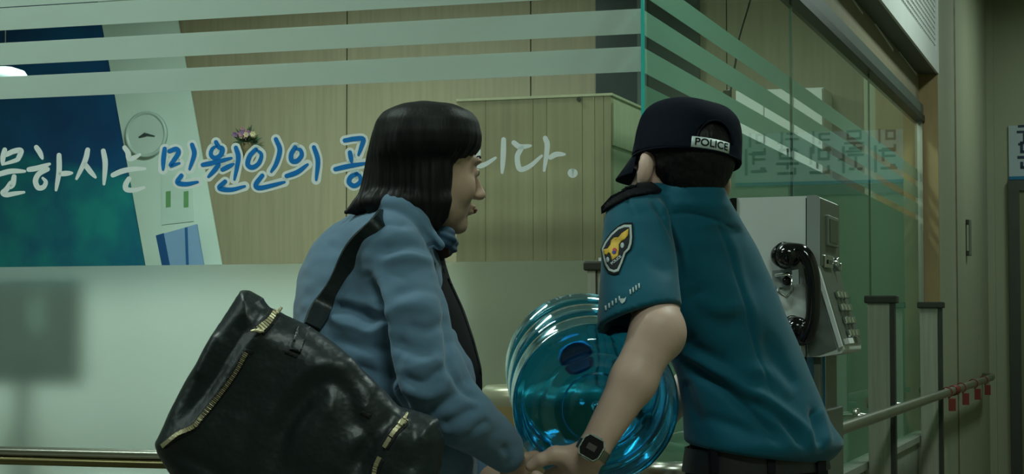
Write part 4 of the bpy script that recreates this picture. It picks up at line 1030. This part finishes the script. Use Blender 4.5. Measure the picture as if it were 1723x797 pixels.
for q in (-1, 1):
    lat = np.array([math.cos(PHI), math.sin(PHI), 0])*q*.105; fw_ = np.array([-math.sin(PHI), math.cos(PHI), 0]); c = P(1278, 920, 3.42)*[1, 1, 0]+lat-fw_*.02
    G = SDF(c-[.22, .22, 0], c+[.22, .22, .16], .006); G.cone(c+[0, 0, .045]-fw_*.03, c+fw_*.17+[0, 0, .035], .042, .036, .02).cone(c+[0, 0, .06], c+[0, 0, .12], .045, .045, .02); G.plane(c+[0, 0, .003], (0, 0, -1), .003)
    V, Q = G.mesh(1); link('shoe', V, Q, belt_m, po, smooth=True)

# wristwatch: square digital watch on a steel bracelet
axw = nrm(P(1066, 640, 3.045)-eW); cw = eW+axw*.001; toC = nrm(CAM-cw); toC = nrm(toC-axw*(toC@axw)); sd = np.cross(axw, toC)
toC2 = nrm(toC+sd*(-.12 if sd[0] > 0 else .12)); sd = np.cross(axw, toC2); sd = sd if sd[0] > 0 else -sd
WF = lambda x, y, z: cw+sd*x+(-axw)*y+toC2*z      # x across the wrist, y towards the hand, z out
wt = thing('wristwatch', '', 'watch', cw); del wt['label']; del wt['category']; wt.parent = po; wt.location = cw-ORG[po.name]; ORG[wt.name] = cw
steel = mat('watch_steel', srgb(150, 160, 150), .34, 1, var=(60, .1), bump=(300, .2))
mb = MB(); nb = 44; rr0, rr1 = .0268, .0262
for k in range(nb):
    a0 = 2*math.pi*k/nb; a1 = 2*math.pi*(k+.82)/nb; pts = []
    for yy in (-.008, .008):
        for r_, a_ in ((rr0-.0012, a0), (rr0-.0012, a1), (rr0+.0014, a1), (rr0+.0014, a0)): pts.append(WF(r_*math.sin(a_), yy, r_*math.cos(a_)))
    mb.hexa(pts)
mb.build('bracelet', steel, wt)
mb = MB(); cs = [(-.0185, -.010), (-.013, -.0185), (.013, -.0185), (.0185, -.010), (.0185, .010), (.013, .0185), (-.013, .0185), (-.0185, .010)]
mb.prism([WF(x, y, .0265) for x, y in cs], toC2*.0075); cz = mb.build('watch_case', steel, wt)
MB().prism([WF(x*.9, y*.9, .0338) for x, y in cs], toC2*.0011).build('watch_face', mat('watch_black', srgb(26, 24, 26), .2, var=(9, .05)), cz)
MB().prism([WF(x, y, .0350) for x, y in ((-.0075, -.005), (.0075, -.005), (.0075, .005), (-.0075, .005))], toC2*.0003).build('digital_display', mat('lcd_grey', srgb(72, 72, 66), .3, var=(9, .05)), cz)
mb = MB()
for y in (-.0185, .0185):
    mb.prism([WF(x, y+q, .029) for x, q in ((-.008, -.002), (.008, -.002), (.008, .002), (-.008, .002))], toC2*.003)
mb.build('side_buttons', steel, cz)

# ------------------------------------------------------------------ the woman 
wf = (math.cos(.42), math.sin(.42)); WO = P(716, 283, 3.16); WH = frame(wf, .10, 0)
wo = thing('person', 'woman in slate blue jacket with black bob haircut carrying a black bag', 'person', P(650, 1790, 3.2)*[1, 1, 0])
WT = [(338, 632, 700, 3.18), (352, 604, 716, 3.19), (380, 556, 730, 3.2), (420, 519, 738, 3.2), (470, 499, 750, 3.2), (520, 491, 766, 3.2), (570, 490, 784, 3.2), (620, 494, 803, 3.2), (660, 498, 807, 3.2), (720, 502, 806, 3.2), (797, 506, 800, 3.2), (930, 500, 806, 3.2)]
WPH = math.radians(-80)
F = SDF([-.42, 2.85, .93], [.12, 3.50, 1.64], .0028)
L_ = head(F, WO, WH, .90, .9, .45)
F.cone(L_(0, -.02, -.05), P(668, 400, 3.2), .046, .052, .02).cone(L_(0, .02, -.07), P(690, 410, 3.2), .036, .045, .02)
F.loft([r for r in WT if r[0] >= 380], WPH, .165, .12, .02, shrink=.02)
F.cone(P(665, 425, 3.05), P(712, 640, 2.99), .042, .036, .02).cone(P(712, 640, 2.99), P(854, 764, 3.055), .036, .024, .02)
hp = P(866, 788, 3.10); F.cone(P(854, 764, 3.055), hp, .022, .024, .012)
for i, (du, dv, dd) in enumerate(((14, 2, .0), (14, 12, .012), (12, 22, .02), (8, 32, .02))):
    b_ = P(858+du, 792+dv, 3.115+dd); F.cone(hp, b_, .018, .012, .01); finger(F, b_, (.5, .6, -.6), (Vector((0, 1, 0)), (-10, -25, -20)), .065, .0085)
finger(F, hp+np.array([0, .01, .008]), (.6, .6, .3), (Vector((0, 1, 0)), (5, 10, 5)), .055, .010)
F.cone(P(690, 425, 3.36), P(735, 640, 3.38), .042, .036, .02).cone(P(735, 640, 3.38), P(810, 790, 3.25), .036, .024, .02)
hq = P(838, 822, 3.2); F.cone(P(810, 790, 3.25), hq, .024, .026, .012)
for i in range(4): finger(F, hq+np.array([.012, .02-.017*i, -.005]), (.95, -.1, -.1), (Vector((0, 1, 0)), (-6, -20, -16)), .066, .0085)
finger(F, hq+np.array([0, -.03, .01]), (.8, -.4, .4), (Vector((0, 1, 0)), (5, 10, 5)), .05, .010)
V, Q = F.mesh(2); wbody = link('body', V, Q, skin_w, wo, smooth=True); WB = bvh_of(V, Q)
for q in (-1, 1):
    e_ = MB().lathe([(.0108*math.sin(a), -.0108*math.cos(a)) for a in np.linspace(.02, 3.12, 12)], L_(q*.031, .0815, .001), WH[:, 1], 18).build('eyeball', mat('eye_white', srgb(150, 146, 138), .2, var=(9, .02)), wbody, smooth=True)
    MB().lathe([(.001, .0112), (.0045, .0108), (.0052, .0095)], L_(q*.031, .0815, .001), WH[:, 1], 18).build('iris', hair_m, e_, smooth=True)
for q in (-1, 1):
    MB().tube([L_(q*(.016+.028*t), .100-.010*t*t*1.6-.002, .026+.006*math.sin(t*2.6)) for t in np.linspace(0, 1, 9)], [.0008+.0009*math.sin(.4+2.5*t) for t in np.linspace(0, 1, 9)], 8).build('eyebrow', hair_m, wo, smooth=True)
MB().tube([L_(-.020+.040*t, .104-.35*(.020-.040*t)**2*30*.6, -.0665+.0015*math.cos(6.28*t)) for t in np.linspace(0, 1, 13)], [.001+.0026*math.sin(math.pi*t) for t in np.linspace(0, 1, 13)], 8).build('lips', mat('lip_colour', srgb(172, 112, 102), .45, var=(30, .08)), wo, smooth=True)

# bob hair
HR = [(170, 692, 738, 3.16), (176, 664, 772, 3.16), (188, 643, 795, 3.16), (205, 631, 806, 3.16), (230, 624, 811, 3.16), (248, 621, 808, 3.16), (262, 618, 796, 3.16), (275, 616, 774, 3.16), (290, 613, 764, 3.16), (315, 609, 759, 3.16), (340, 604, 757, 3.16), (362, 612, 756, 3.16), (382, 650, 752, 3.16)]
F = SDF([-.31, 3.0, 1.36], [.0, 3.32, 1.66], .0024)
F.loft(HR, 0, .085, .094, .01, endk=.03, e=2.15)
F.ell(L_(.01, .120, -.040), np.array((.056, .054, .068)), WH, .010, 's'); F.ell(L_(0, .07, -.130), (.05, .06, .05), WH, .01, 's')
F.ell(L_(.066, -.012, -.035), np.array((.026, .034, .085)), WH, .012)
F.cone(P(640, 318, 3.14), P(603, 348, 3.12), .022, .012, .02).cone(P(603, 348, 3.12), P(582, 357, 3.11), .012, .004, .01)
for i in range(9):
    a = i/8; F.cone(P(625+120*a, 340, 3.085+.02*abs(a-.5)), P(632+118*a, 372+8*math.sin(i*2.1), 3.09+.02*abs(a-.5)), .016, .006, .012)
V, Q = F.mesh(2); ang = np.arctan2(V[:, 1]-3.16, V[:, 0]-P(710, 270, 3.16)[0]); nn_ = vnormals(V, Q)
low = np.clip((P(0, 215, 3.16)[2]-V[:, 2])/.06, 0, 1)
V = V+nn_*(low*(np.sin(ang*46+vnoise(V*[1, 1, .2], 30)*3)*.0009+np.sin(ang*21+vnoise(V*[1, 1, .2], 16)*4)*.0014)+vnoise(V*[1, 1, .25], 40)*.0016)[:, None]
link('hair', V, Q, hair_m, wo, smooth=True)

# dark top, scarf, jacket
F = SDF([-.42, 2.95, .95], [.02, 3.45, 1.45], .004)
F.loft([(400, 560, 742, 3.2), (430, 530, 746, 3.2), (470, 510, 758, 3.2), (520, 500, 781, 3.2), (570, 500, 798, 3.2), (620, 500, 811, 3.2), (655, 505, 812, 3.2), (720, 510, 800, 3.2), (840, 515, 795, 3.2)], WPH, .125, .12, .02)
V, Q = F.mesh(2); link('top', V, Q, black_c, wo, smooth=True)
F = SDF([-.2, 3.0, 1.32], [-.02, 3.4, 1.45], .0025)
F.cone(P(722, 392, 3.12), P(750, 400, 3.12), .016, .016, .01).cone(P(750, 400, 3.12), P(752, 412, 3.2), .014, .017, .01).cone(P(752, 412, 3.2), P(735, 400, 3.28), .016, .014, .01)
V, Q = F.mesh(1); V = V+vnormals(V, Q)*(np.sin(V[:, 2]*420+V[:, 0]*200)*.0015)[:, None]; sf = link('scarf', V, Q, mat('blue_scarf', srgb(52, 82, 108), .7, var=(40, .4)), wo, smooth=True)
F = SDF([-.2, 3.0, 1.28], [-.02, 3.4, 1.45], .003); F.cone(P(738, 405, 3.13), P(748, 425, 3.14), .013, .010, .01); V, Q = F.mesh(1)
link('scarf_knot', V, Q, mat('brown_scarf', srgb(58, 32, 28), .8, var=(40, .2)), sf, smooth=True)
F = SDF([-.42, 2.85, .88], [.08, 3.52, 1.50], .0032)
F.loft(WT, WPH, .165, .12, .02, e=2.1)
F.ell(P(655, 412, 3.10), (.062, .075, .062), None, .03)
F.cone(P(660, 432, 3.06), P(688, 530, 3.02), .062, .060, .015).cone(P(688, 530, 3.02), P(716, 636, 2.99), .060, .060, .015).cone(P(716, 636, 2.99), P(775, 700, 2.99), .058, .050, .012).cone(P(775, 700, 2.99), P(850, 757, 3.055), .050, .034, .012)
F.cone(P(690, 425, 3.34), P(735, 640, 3.38), .06, .055, .03).cone(P(735, 640, 3.38), P(808, 785, 3.25), .052, .036, .02)
# turned-up collar
cp = [P(700, 372, 3.075), P(660, 345, 3.085), P(636, 338, 3.12), P(628, 340, 3.2), P(640, 345, 3.28), P(690, 372, 3.30)]
cq = crom(cp, 5)
for a, b in zip(cq[:-1], cq[1:]): F.cone(a, b, .017, .017, .008)
F.cone(P(700, 372, 3.075), P(738, 412, 3.07), .016, .010, .008).cone(P(690, 372, 3.30), P(738, 412, 3.30), .016, .01, .008)
F.cone(P(676, 330, 3.19), P(690, 380, 3.2), .050, .052, .004, 's')
V, Q = F.mesh(2)
V = creases(V, Q, [
    ([(622, 470), (636, 505), (645, 560), (652, 610), (668, 660), (690, 690)], .010, .024), ([(640, 470), (655, 520), (664, 580), (672, 630)], .010, -.004),
    ([(552, 512), (600, 524), (640, 545)], .010, .014), ([(548, 535), (590, 548), (636, 560)], .010, -.005), ([(560, 570), (600, 580), (645, 590)], .01, .006), ([(600, 610), (635, 625), (660, 640)], .009, .006),
    ([(640, 425), (690, 415), (740, 425)], .012, .007), ([(645, 440), (700, 432), (742, 445)], .010, -.005), ([(650, 462), (700, 458), (742, 478)], .016, .004), ([(662, 500), (710, 488), (750, 492)], .012, .005), ([(660, 520), (700, 516), (740, 532)], .012, -.003),
    ([(690, 548), (720, 552), (755, 545)], .010, .005), ([(668, 572), (700, 588), (735, 590)], .011, .005), ([(680, 600), (715, 612), (750, 598)], .013, -.004), ([(680, 630), (720, 640), (756, 610)], .010, .008), ([(690, 655), (735, 660), (765, 625)], .010, -.005),
    ([(720, 690), (750, 675), (785, 650)], .010, .007), ([(745, 715), (775, 695), (808, 680)], .009, .006), ([(780, 740), (805, 715), (825, 700)], .008, .005),
    ([(752, 440), (752, 490), (758, 560), (765, 620), (790, 655), (812, 668)], .008, .010), ([(705, 382), (722, 400), (740, 425), (750, 450)], .005, .004), ([(618, 398), (650, 380), (690, 385)], .006, .004), ([(560, 400), (540, 440), (530, 500)], .02, .004),
    ([(590, 400), (580, 450), (560, 500)], .018, .005), ([(770, 560), (782, 600), (792, 650)], .01, .005), ([(845, 745), (856, 765), (850, 790)], .006, .003)], 3.05)
nn_ = vnormals(V, Q); V = V+nn_*(vnoise(V*[1, 1, 1.6], 13)*.0045+vnoise(V*[1, 1, 2.2], 30)*.0016)[:, None]
jacket = link('jacket', V, Q, jack_m, wo, smooth=True); JB = bvh_of(V, Q)
lap_ = patch('jacket_lining', [(744, 452), (752, 462), (775, 512), (797, 575), (811, 632), (803, 622), (788, 580), (768, 530), (748, 480)], JB, .002, black_c, jacket, 4, .002)
F = SDF([-.42, 3.0, .02], [.05, 3.45, 1.0], .006)
F.loft([(850, 520, 790, 3.2), (930, 512, 796, 3.2), (1010, 520, 790, 3.2)], WPH, .165, .12, .02)
for q in (-1, 1):
    h = P(655, 960, 3.2)+np.array([0, q*.085, 0]); k_ = np.array([h[0]+.03, h[1], .48]); an_ = np.array([h[0]-.01, h[1], .08]); F.cone(h, k_, .085, .062, .03).cone(k_, an_, .06, .048, .02)
V, Q = F.mesh(2); link('trousers', V, Q, mat('charcoal_trousers', srgb(40, 44, 50), .8, var=(8, .1), bump=(300, .1)), wo, smooth=True)
for q in (-1, 1):
    c = P(655, 960, 3.2)*[1, 1, 0]+np.array([-.01, q*.085, 0]); G = SDF(c-[.1, .1, 0], c+[.26, .1, .14], .006)
    G.cone(c+[-.01, 0, .04], c+[.15, 0, .03], .036, .032, .02).cone(c+[0, 0, .05], c+[0, 0, .09], .04, .042, .02); G.plane(c+[0, 0, .003], (0, 0, -1), .003)
    V, Q = G.mesh(1); link('shoe', V, Q, belt_m, wo, smooth=True)
# ================================================================== TOTE BAG
px = lambda L, d: [tuple(P(u, v, d)[[0, 2]]) for u, v in L]
BD = 2.90
outl = [(408, 487), (422, 488), (446, 500), (455, 514), (486, 530), (520, 545), (562, 575), (602, 612), (640, 650), (676, 682), (708, 690), (738, 702), (748, 735), (742, 790), (730, 850), (690, 915), (560, 930), (430, 900), (340, 850), (298, 800), (270, 758), (267, 742), (300, 676), (340, 600), (378, 535)]
F = SDF([P(255, 400, 2.9)[0], 2.70, P(0, 950, 2.9)[2]], [P(760, 400, 2.9)[0], 3.08, P(0, 470, 2.9)[2]], .0032)
F.pillow(px(outl, BD), BD-.02, .055, .055, .01, tilt=(0, .05))
# hollow mouth along the top edge
F.pillow(px([(436, 500), (470, 526), (520, 549), (558, 579), (598, 616), (672, 686), (720, 640), (600, 520), (470, 480)], BD), BD+.012, .022, .02, .004, 's')
V, Q = F.mesh(2)
V = creases(V, Q, [
    ([(440, 510), (444, 545), (414, 595), (374, 655), (332, 718), (274, 752)], .010, -.006), ([(418, 530), (388, 585), (345, 650), (296, 712)], .016, .010), ([(370, 560), (352, 595), (330, 640)], .010, -.006),
    ([(462, 797), (476, 735), (500, 685), (532, 650), (560, 640), (585, 658), (596, 690), (612, 706), (640, 690)], .018, .008), ([(430, 797), (448, 725), (478, 665), (525, 622), (570, 612), (608, 640)], .018, -.006),
    ([(508, 797), (525, 740), (548, 695), (570, 690)], .018, -.005), ([(575, 600), (600, 630), (632, 665)], .018, -.004), ([(596, 797), (618, 750), (648, 715), (672, 700)], .014, .007), ([(570, 797), (590, 755), (618, 728)], .014, -.004),
    ([(645, 797), (658, 750), (680, 718)], .012, -.004), ([(280, 752), (330, 772), (380, 800)], .012, .004), ([(470, 560), (500, 620), (450, 700)], .035, .003), ([(410, 690), (392, 740), (400, 797)], .022, -.003), ([(694, 700), (702, 750), (690, 797)], .012, .006)], 2.84)
nn_ = vnormals(V, Q); V = V+nn_*(vnoise(V, 14)*.003+vnoise(V, 40)*.0008)[:, None]
bag = thing('tote_bag', 'large black leather tote bag with gold zips hanging on the woman’s shoulder', 'bag', P(480, 930, BD))
bb = link('bag_body', V, Q, leather, bag, smooth=True); BB = bvh_of(V, Q)
zt_ = mat('black_zip_tape', srgb(16, 18, 20), .7, var=(9, .1))
def bandpoly(pts, w):
    q = crom([np.array(p, float) for p in pts], 5); A = []; B = []
    for i, p in enumerate(q):
        t = q[min(i+1, len(q)-1)]-q[max(i-1, 0)]; t /= np.hypot(*t)+1e-9; n = np.array([-t[1], t[0]]); A.append(tuple(p+n*w/2)); B.append(tuple(p-n*w/2))
    return A+B[::-1]
def zipper(pts, w, nm='zip'):
    z = patch(nm+'_tape', bandpoly(pts, w*2.3), BB, .0015, zt_, bb, 5, .001)
    q = crom([np.array(p, float) for p in pts], 14); mb = MB(); L = np.cumsum([0]+[np.hypot(*(b-a)) for a, b in zip(q[:-1], q[1:])])
    for s_ in np.arange(0, L[-1], 2.1):
        i = min(np.searchsorted(L, s_), len(q)-1); p = q[i]; t = q[min(i+1, len(q)-1)]-q[max(i-1, 0)]; t /= np.hypot(*t)+1e-9; n = np.array([-t[1], t[0]])
        h = []
        for a_, b_ in ((-.8, -w/2), (.8, -w/2), (.8, w/2), (-.8, w/2)):
            pp, nn = hit(BB, *(p+t*a_+n*b_)); h.append(None if pp is None else (np.array(pp), np.array(nn)))
        if any(x is None for x in h): continue
        mb.hexa([x+n2*.0022 for x, n2 in h]+[x+n2*.0045 for x, n2 in h])
    mb.build(nm+'_teeth', gold, z); return z
zipper([(414, 594), (392, 632), (366, 668), (340, 702), (326, 718), (300, 732), (276, 750)], 5.0)
zipper([(462, 526), (450, 542), (436, 556)], 9)
zipper([(683, 708), (664, 728), (648, 752)], 6)
zipper([(640, 770), (633, 785), (628, 805)], 7)
def slider(u, v, ang, s=1.0):
    c, s_ = math.cos(ang), math.sin(ang); f = lambda L: [(u+(x*c-y*s_)*s, v+(x*s_+y*c)*s) for x, y in L]
    o = patch('zip_slider', f([(-7, -5), (7, -5), (9, 0), (7, 5), (-7, 5), (-9, 0)]), BB, .005, gold, bb, 4, .004)
    patch('zip_pull', f([(6, -3), (20, -2), (22, 0), (20, 3), (6, 3)]), BB, .008, gold, o, 4, .003)
slider(437, 558, math.radians(160), .5); slider(676, 714, math.radians(-60), .7); slider(466, 528, math.radians(-50), .5)
for pl in ([(413, 586), (428, 590), (424, 596), (410, 592)], [(481, 588), (502, 596), (500, 602), (479, 594)], [(609, 690), (626, 698), (622, 704), (606, 696)]): patch('strap_slot', pl, BB, .001, zt_, bb, 4, .001)
patch('handle_tab', [(502, 548), (520, 553), (506, 594), (488, 588)], BB, .003, leather, bb, 5, .003)
# strap: from the bag mouth up over the near shoulder and down behind it
mb = MB(); ctr = []
for u, v, dflt in ((524, 552, 2.93), (540, 520, 2.99), (556, 490, 3.02), (576, 455, 3.0), (598, 420, 3.0), (620, 390, 3.03), (636, 374, 3.06)):
    p, n = hit(JB, u, v); d = proj(np.array(p))[2]-.006 if p is not None else dflt
    ctr.append(P(u, v, min(d, dflt+.05)))
ctr += [P(650, 366, 3.10), P(655, 372, 3.16)]
q = crom(ctr, 8); VV = []; FF = []
for i, p in enumerate(q):
    t = nrm(q[min(i+1, len(q)-1)]-q[max(i-1, 0)]); vd = nrm(CAM-p); sdv = nrm(np.cross(t, vd)); no = np.cross(sdv, t); w_ = .0145+.003*math.sin(i*.25)
    for a_, b_ in ((-w_, 0), (w_, 0), (w_*.85, .006), (-w_*.85, .006)): VV.append(p+sdv*a_+no*b_)
    if i: o = 4*(i-1); FF += [(o+k, o+(k+1) % 4, o+4+(k+1) % 4, o+4+k) for k in range(4)]
FF += [(0, 1, 2, 3), tuple(4*(len(q)-1)+k for k in range(4))]
link('shoulder_strap', VV, FF, leather, bag, auto=50)

# ================================================================== WATER BOTTLE
b0 = P(1006, 690, 3.13); b1 = P(975, 613, 3.51); ax = nrm(b1-b0); R0 = .1385
prof = [(.001, .022), (.03, .022), (.052, .018), (.070, .016), (.082, .010), (.092, .003), (.102, .0), (.112, .001), (.123, .008), (.130, .020), (R0, .036), (R0, .060)]
def hoop(h): return [(R0, h), (R0-.004, h+.012), (R0-.0075, h+.022), (R0-.0075, h+.032), (R0-.004, h+.042), (R0, h+.054)]
for h in (.115, .235): prof += hoop(h)
prof += [(R0, .345), (R0*.985, .362), (.122, .384), (.104, .405), (.078, .425), (.052, .438), (.036, .446), (.029, .456), (.0275, .475), (.0285, .485)]
pp = crom([np.array(p) for p in prof], 3); pp = [(max(r, .0008), h) for r, h in pp]
bt = thing('water_bottle', 'big translucent blue water cooler bottle held on its side by both people', 'bottle', b0-np.array([0, 0, R0]))
bm_ = mat('blue_polycarbonate', (.15, .63, .86, 1), .04, trans=1.0, ior=1.5, bump=(14, .12), var=(3, .04))
o = MB().lathe(pp, b0, ax, 96).build('bottle_shell', bm_, bt, smooth=True)
md = o.modifiers.new('wall', 'SOLIDIFY'); md.thickness = .0022; md.offset = -1
cb = mat('blue_cap_plastic', srgb(70, 150, 205), .4, var=(9, .05))
MB().lathe([(.031, .462), (.032, .466), (.032, .492), (.028, .497), (.001, .497)], b0, ax, 40).build('bottle_cap', cb, bt, smooth=True)
# raised moulded ring and ribs on the base
mb = MB(); up_ = nrm(np.cross(ax, [1, 0, 0])); rt_ = np.cross(up_, ax)
mb.tube([b0+ax*.018+(up_*math.cos(a)+rt_*math.sin(a))*.058 for a in np.linspace(0, 6.283, 49)], .0018, 6)
mb.build('base_ribs', bm_, bt, smooth=True)

# ================================================================== PAYPHONE
q0 = toroom(P(1228, 597, 4.02)); YP = q0[1]; WD = .27
A = lambda u, v, y=None: toroom(onY(u, v, YP if y is None else y))
steel_p = mat('satin_payphone_steel', srgb(205, 212, 206), .5, .15, var=(6, .04), bump=(40, .03))
front_m = mat('payphone_front', srgb(96, 104, 92), .45, .4, var=(6, .06))
chr2 = mat('worn_chrome', srgb(168, 176, 172), .4, .6, var=(9, .08))
blk = mat('glossy_black_plastic', srgb(12, 14, 14), .12, spec=.7, var=(9, .05))
ph = thing('payphone', 'grey steel public payphone with black handset by the green glass', 'payphone', R(A(1340, 600)[0], YP+WD/2, 0))
RR = lambda a, y, z: R(a, y, z)
def sidepoly(pts, y0, y1, nm, mt, par=ph, bev=0):
    W = [onY(u, v, YP) for u, v in pts]; W = [p-RY*((p-CO)@RY-y0) for p in W]; return MB().prism(W[::-1], RY*(y1-y0)).build(nm, mt, par, auto=35)
def arc(cu, cv, r, a0, a1, n=5): return [(cu+r*math.cos(math.radians(a0+(a1-a0)*k/n)), cv-r*math.sin(math.radians(a0+(a1-a0)*k/n))) for k in range(n+1)]
SPb = arc(1236, 341, 8, 180, 90)+arc(1372, 336, 7, 90, 0)+[(1379, 448), (1418, 580)]+arc(1411, 587, 8, 0, -90)+[(1381, 600), (1228, 601)]
bx_ = sidepoly(SPb, YP, YP+WD, 'casing', steel_p)
sidepoly(arc(1234, 343, 10, 180, 90)+[(1240, 333), (1240, 600), (1224, 600)], YP-.004, YP+WD+.003, 'back_cover', blk)
sidepoly([(1358, 329)]+arc(1373, 335, 7, 90, 0)+[(1380, 449), (1372, 455), (1358, 600)], YP-.005, YP-.0005, 'edge_strip', chr2)
sidepoly([(1356, 333), (1358, 333), (1358, 600), (1356, 600)], YP-.002, YP, 'panel_gap', M['channel'])
sidepoly([(1372, 451), (1378, 448), (1419, 582), (1413, 585)], YP-.012, YP-.0006, 'slanted_edge_bar', mat('bright_bar', srgb(232, 238, 236), .3, .1, var=(9, .03)))
sidepoly([(1372, 462), (1408, 586), (1380, 596), (1362, 598), (1362, 470)], YP-.004, YP-.0004, 'side_wing', mat('dull_steel', srgb(120, 128, 118), .4, .6, var=(6, .06)))
# front face pieces (they face the corridor)
XF = A(1379, 400)[0]; zf = lambda v: onY(1379, v, YP)[2]
def front(w0, w1, z0, z1, t, nm, mt, par=ph, bev=.002): return MB().box(XF+.0005, XF+t, YP+w0, YP+w1, z0, z1, bev=bev).build(nm, mt, par)
front(.004, WD-.004, zf(446), zf(333), .002, 'front_plate', front_m, bev=0)
fb = front(.07, .215, zf(410), zf(358), .008, 'display_bezel', mat('grey_bezel', srgb(118, 128, 116), .4, .3, var=(9, .05)))
front(.085, .20, zf(404), zf(364), .0095, 'display_screen', mat('lcd_dark', srgb(50, 62, 48), .2, var=(9, .05)), fb, 0)
front(.035, .145, zf(449), zf(427), .007, 'card_slot_plate', M['chrome']); front(.06, .12, zf(442), zf(435), .009, 'card_slot', blk, ph, 0)
MB().lathe([(.001, .012), (.010, .012), (.012, .008), (.012, 0)], RR(XF+.001, YP+.19, zf(437)), NX, 20).build('hook_knob', M['chrome'], ph, smooth=True)
MB().box(XF+.001, XF+.018, YP+.184, YP+.196, zf(452), zf(437), bev=.002).build('coin_lever', M['chrome'], ph)
pA = onY(1379, 450, YP); pB = onY(1418, 580, YP); sl_ = pB-pA; nS = nrm(np.cross(RY, sl_)); nS = nS if nS@NX > 0 else -nS
def slope(s, w, h): return pA+sl_*s+RY*w+nS*h
def spad(s0, s1, w0, w1, h0, h1, nm, mt, par=ph): return MB().hexa([slope(s0, w0, h0), slope(s1, w0, h0), slope(s1, w1, h0), slope(s0, w1, h0), slope(s0, w0, h1), slope(s1, w0, h1), slope(s1, w1, h1), slope(s0, w1, h1)]).build(nm, mt, par)
spad(.0, 1, .004, WD-.004, .0, .002, 'keypad_plate', front_m)
for r_ in range(4):
    for c_ in range(3):
        o = spad(.30+.17*r_, .40+.17*r_, .085+.05*c_, .122+.05*c_, .002, .012, 'key', M['chrome']); bm2 = o.modifiers.new('round', 'BEVEL'); bm2.width = .003; bm2.segments = 2
spad(.93, 1.0, .02, .09, .002, .012, 'volume_key', M['white_paint'])
# handset on its cradle on the near side
hy = YP-.035
H_ = lambda u, v, dy=0: onY(u, v, hy+dy)
cup = [(.001, -.016), (.014, -.016), (.022, -.011), (.027, .0), (.027, .008), (.020, .022), (.010, .030), (.001, .032)]
hs = MB()
ea = nrm(np.array([.25, -.5, .35])-0*NX); eb = nrm(np.array([.25, -.5, -.25]))
F = SDF(H_(1290, 600)-[.02, .09, .02], H_(1400, 390)+[.02, .09, .02], .0018)
ec, mc = H_(1327, 429), H_(1341, 553)
F.ell(ec, (.027, .027, .027), None, .004).cone(ec+[-.006, .012, 0], ec+[-.010, .02, 0], .026, .025, .004)
F.ell(mc, (.025, .025, .026), None, .004).cone(mc+[-.006, .012, 0], mc+[-.010, .02, 0], .025, .024, .004)
hp_ = crom([H_(1338, 418, -.004), H_(1352, 424, -.008), H_(1362, 442, -.010), H_(1368, 472, -.012), H_(1369, 510, -.012), H_(1366, 542, -.012), H_(1357, 566, -.008), H_(1345, 572, -.004)], 4)
rads = [.0095+.0035*math.sin(math.pi*i/(len(hp_)-1)) for i in range(len(hp_))]
for i in range(len(hp_)-1): F.cone(hp_[i], hp_[i+1], rads[i], rads[i+1], .008)
V, Q = F.mesh(2); hset = link('handset', V, Q, blk, ph, smooth=True)
for cc in (ec, mc):
    MB().lathe([(.0262, -.002), (.0285, 0), (.0262, .002)], cc+np.array([-.007, .012, 0]), nrm([-.4, .8, 0]), 32).build('cup_ring', blk, hset, smooth=True)
mb = MB(); z1 = lambda u, v, dy: onY(u, v, YP+dy)
mb.tube([z1(1306, 463, -.004), z1(1306, 463, -.018), z1(1326, 461, -.028), z1(1334, 466, -.045)], .004, 10)
mb.tube([z1(1308, 480, -.004), z1(1310, 492, -.02), z1(1324, 500, -.035), z1(1333, 488, -.045), z1(1334, 464, -.047)], .0035, 10)
mb.build('cradle_hook', M['chrome'], ph, smooth=True)
MB().prism([z1(u, v, -.0005) for u, v in [(1300, 455), (1332, 453), (1332, 482), (1300, 484)]][::-1], -RY*.006).build('cradle_plate', chr2, ph)
MB().lathe([(.001, .012), (.009, .011), (.011, .0)], z1(1325, 472, -.006), -RY, 20).build('cradle_bolt', blk, ph, smooth=True)
MB().prism([z1(u, v, -.044) for u, v in [(1334, 455), (1345, 453), (1346, 478), (1336, 480)]][::-1], -RY*.012).build('cradle_fork', chr2, ph)
cpts = crom([mc+[0, 0, -.02], z1(1346, 588, -.03), z1(1342, 605, -.02), z1(1348, 640, -.012), z1(1362, 690, -.012), z1(1368, 720, -.006)], 10)
co_ = []
for i, p in enumerate(cpts): co_.append(p)
mb = MB(); mb.tube(co_, [.0035+.0008*(i % 2) for i in range(len(co_))], 10); mb.build('armoured_cord', M['chrome'], hset, smooth=True)
# pedestal
a0, a1 = A(1358, 640)[0], XF-.002; zb_ = onY(1370, 599, YP)[2]
MB().box(a0, a1, YP+.02, YP+WD-.03, .0, zb_+.001, bev=.003).build('pedestal', mat('pedestal_steel', srgb(110, 116, 104), .45, .5, var=(6, .07)), ph)
MB().box(a0-.003, a0+.012, YP+.014, YP+.022, .02, zb_).build('pedestal_edge', M['chrome'], ph)
MB().box(a0+.03, a0+.036, YP+.012, YP+.02, .02, zb_).build('pedestal_edge', M['chrome'], ph)
MB().box(a0-.02, a1+.02, YP-.0, YP+WD-.01, .0, .03, bev=.005).build('foot_plate', M['dark_metal'], ph)
zz_ = onY(1370, 690, YP)[2]; MB().box(a0+.01, a1+.012, YP+.006, YP+WD-.02, zz_-.24, zz_, bev=.004).build('junction_box', front_m, ph)
MB().box(A(1262, 610)[0], XF-.01, YP+.03, YP+WD-.03, zb_-.05, zb_).build('support_bracket', M['dark_metal'], ph)
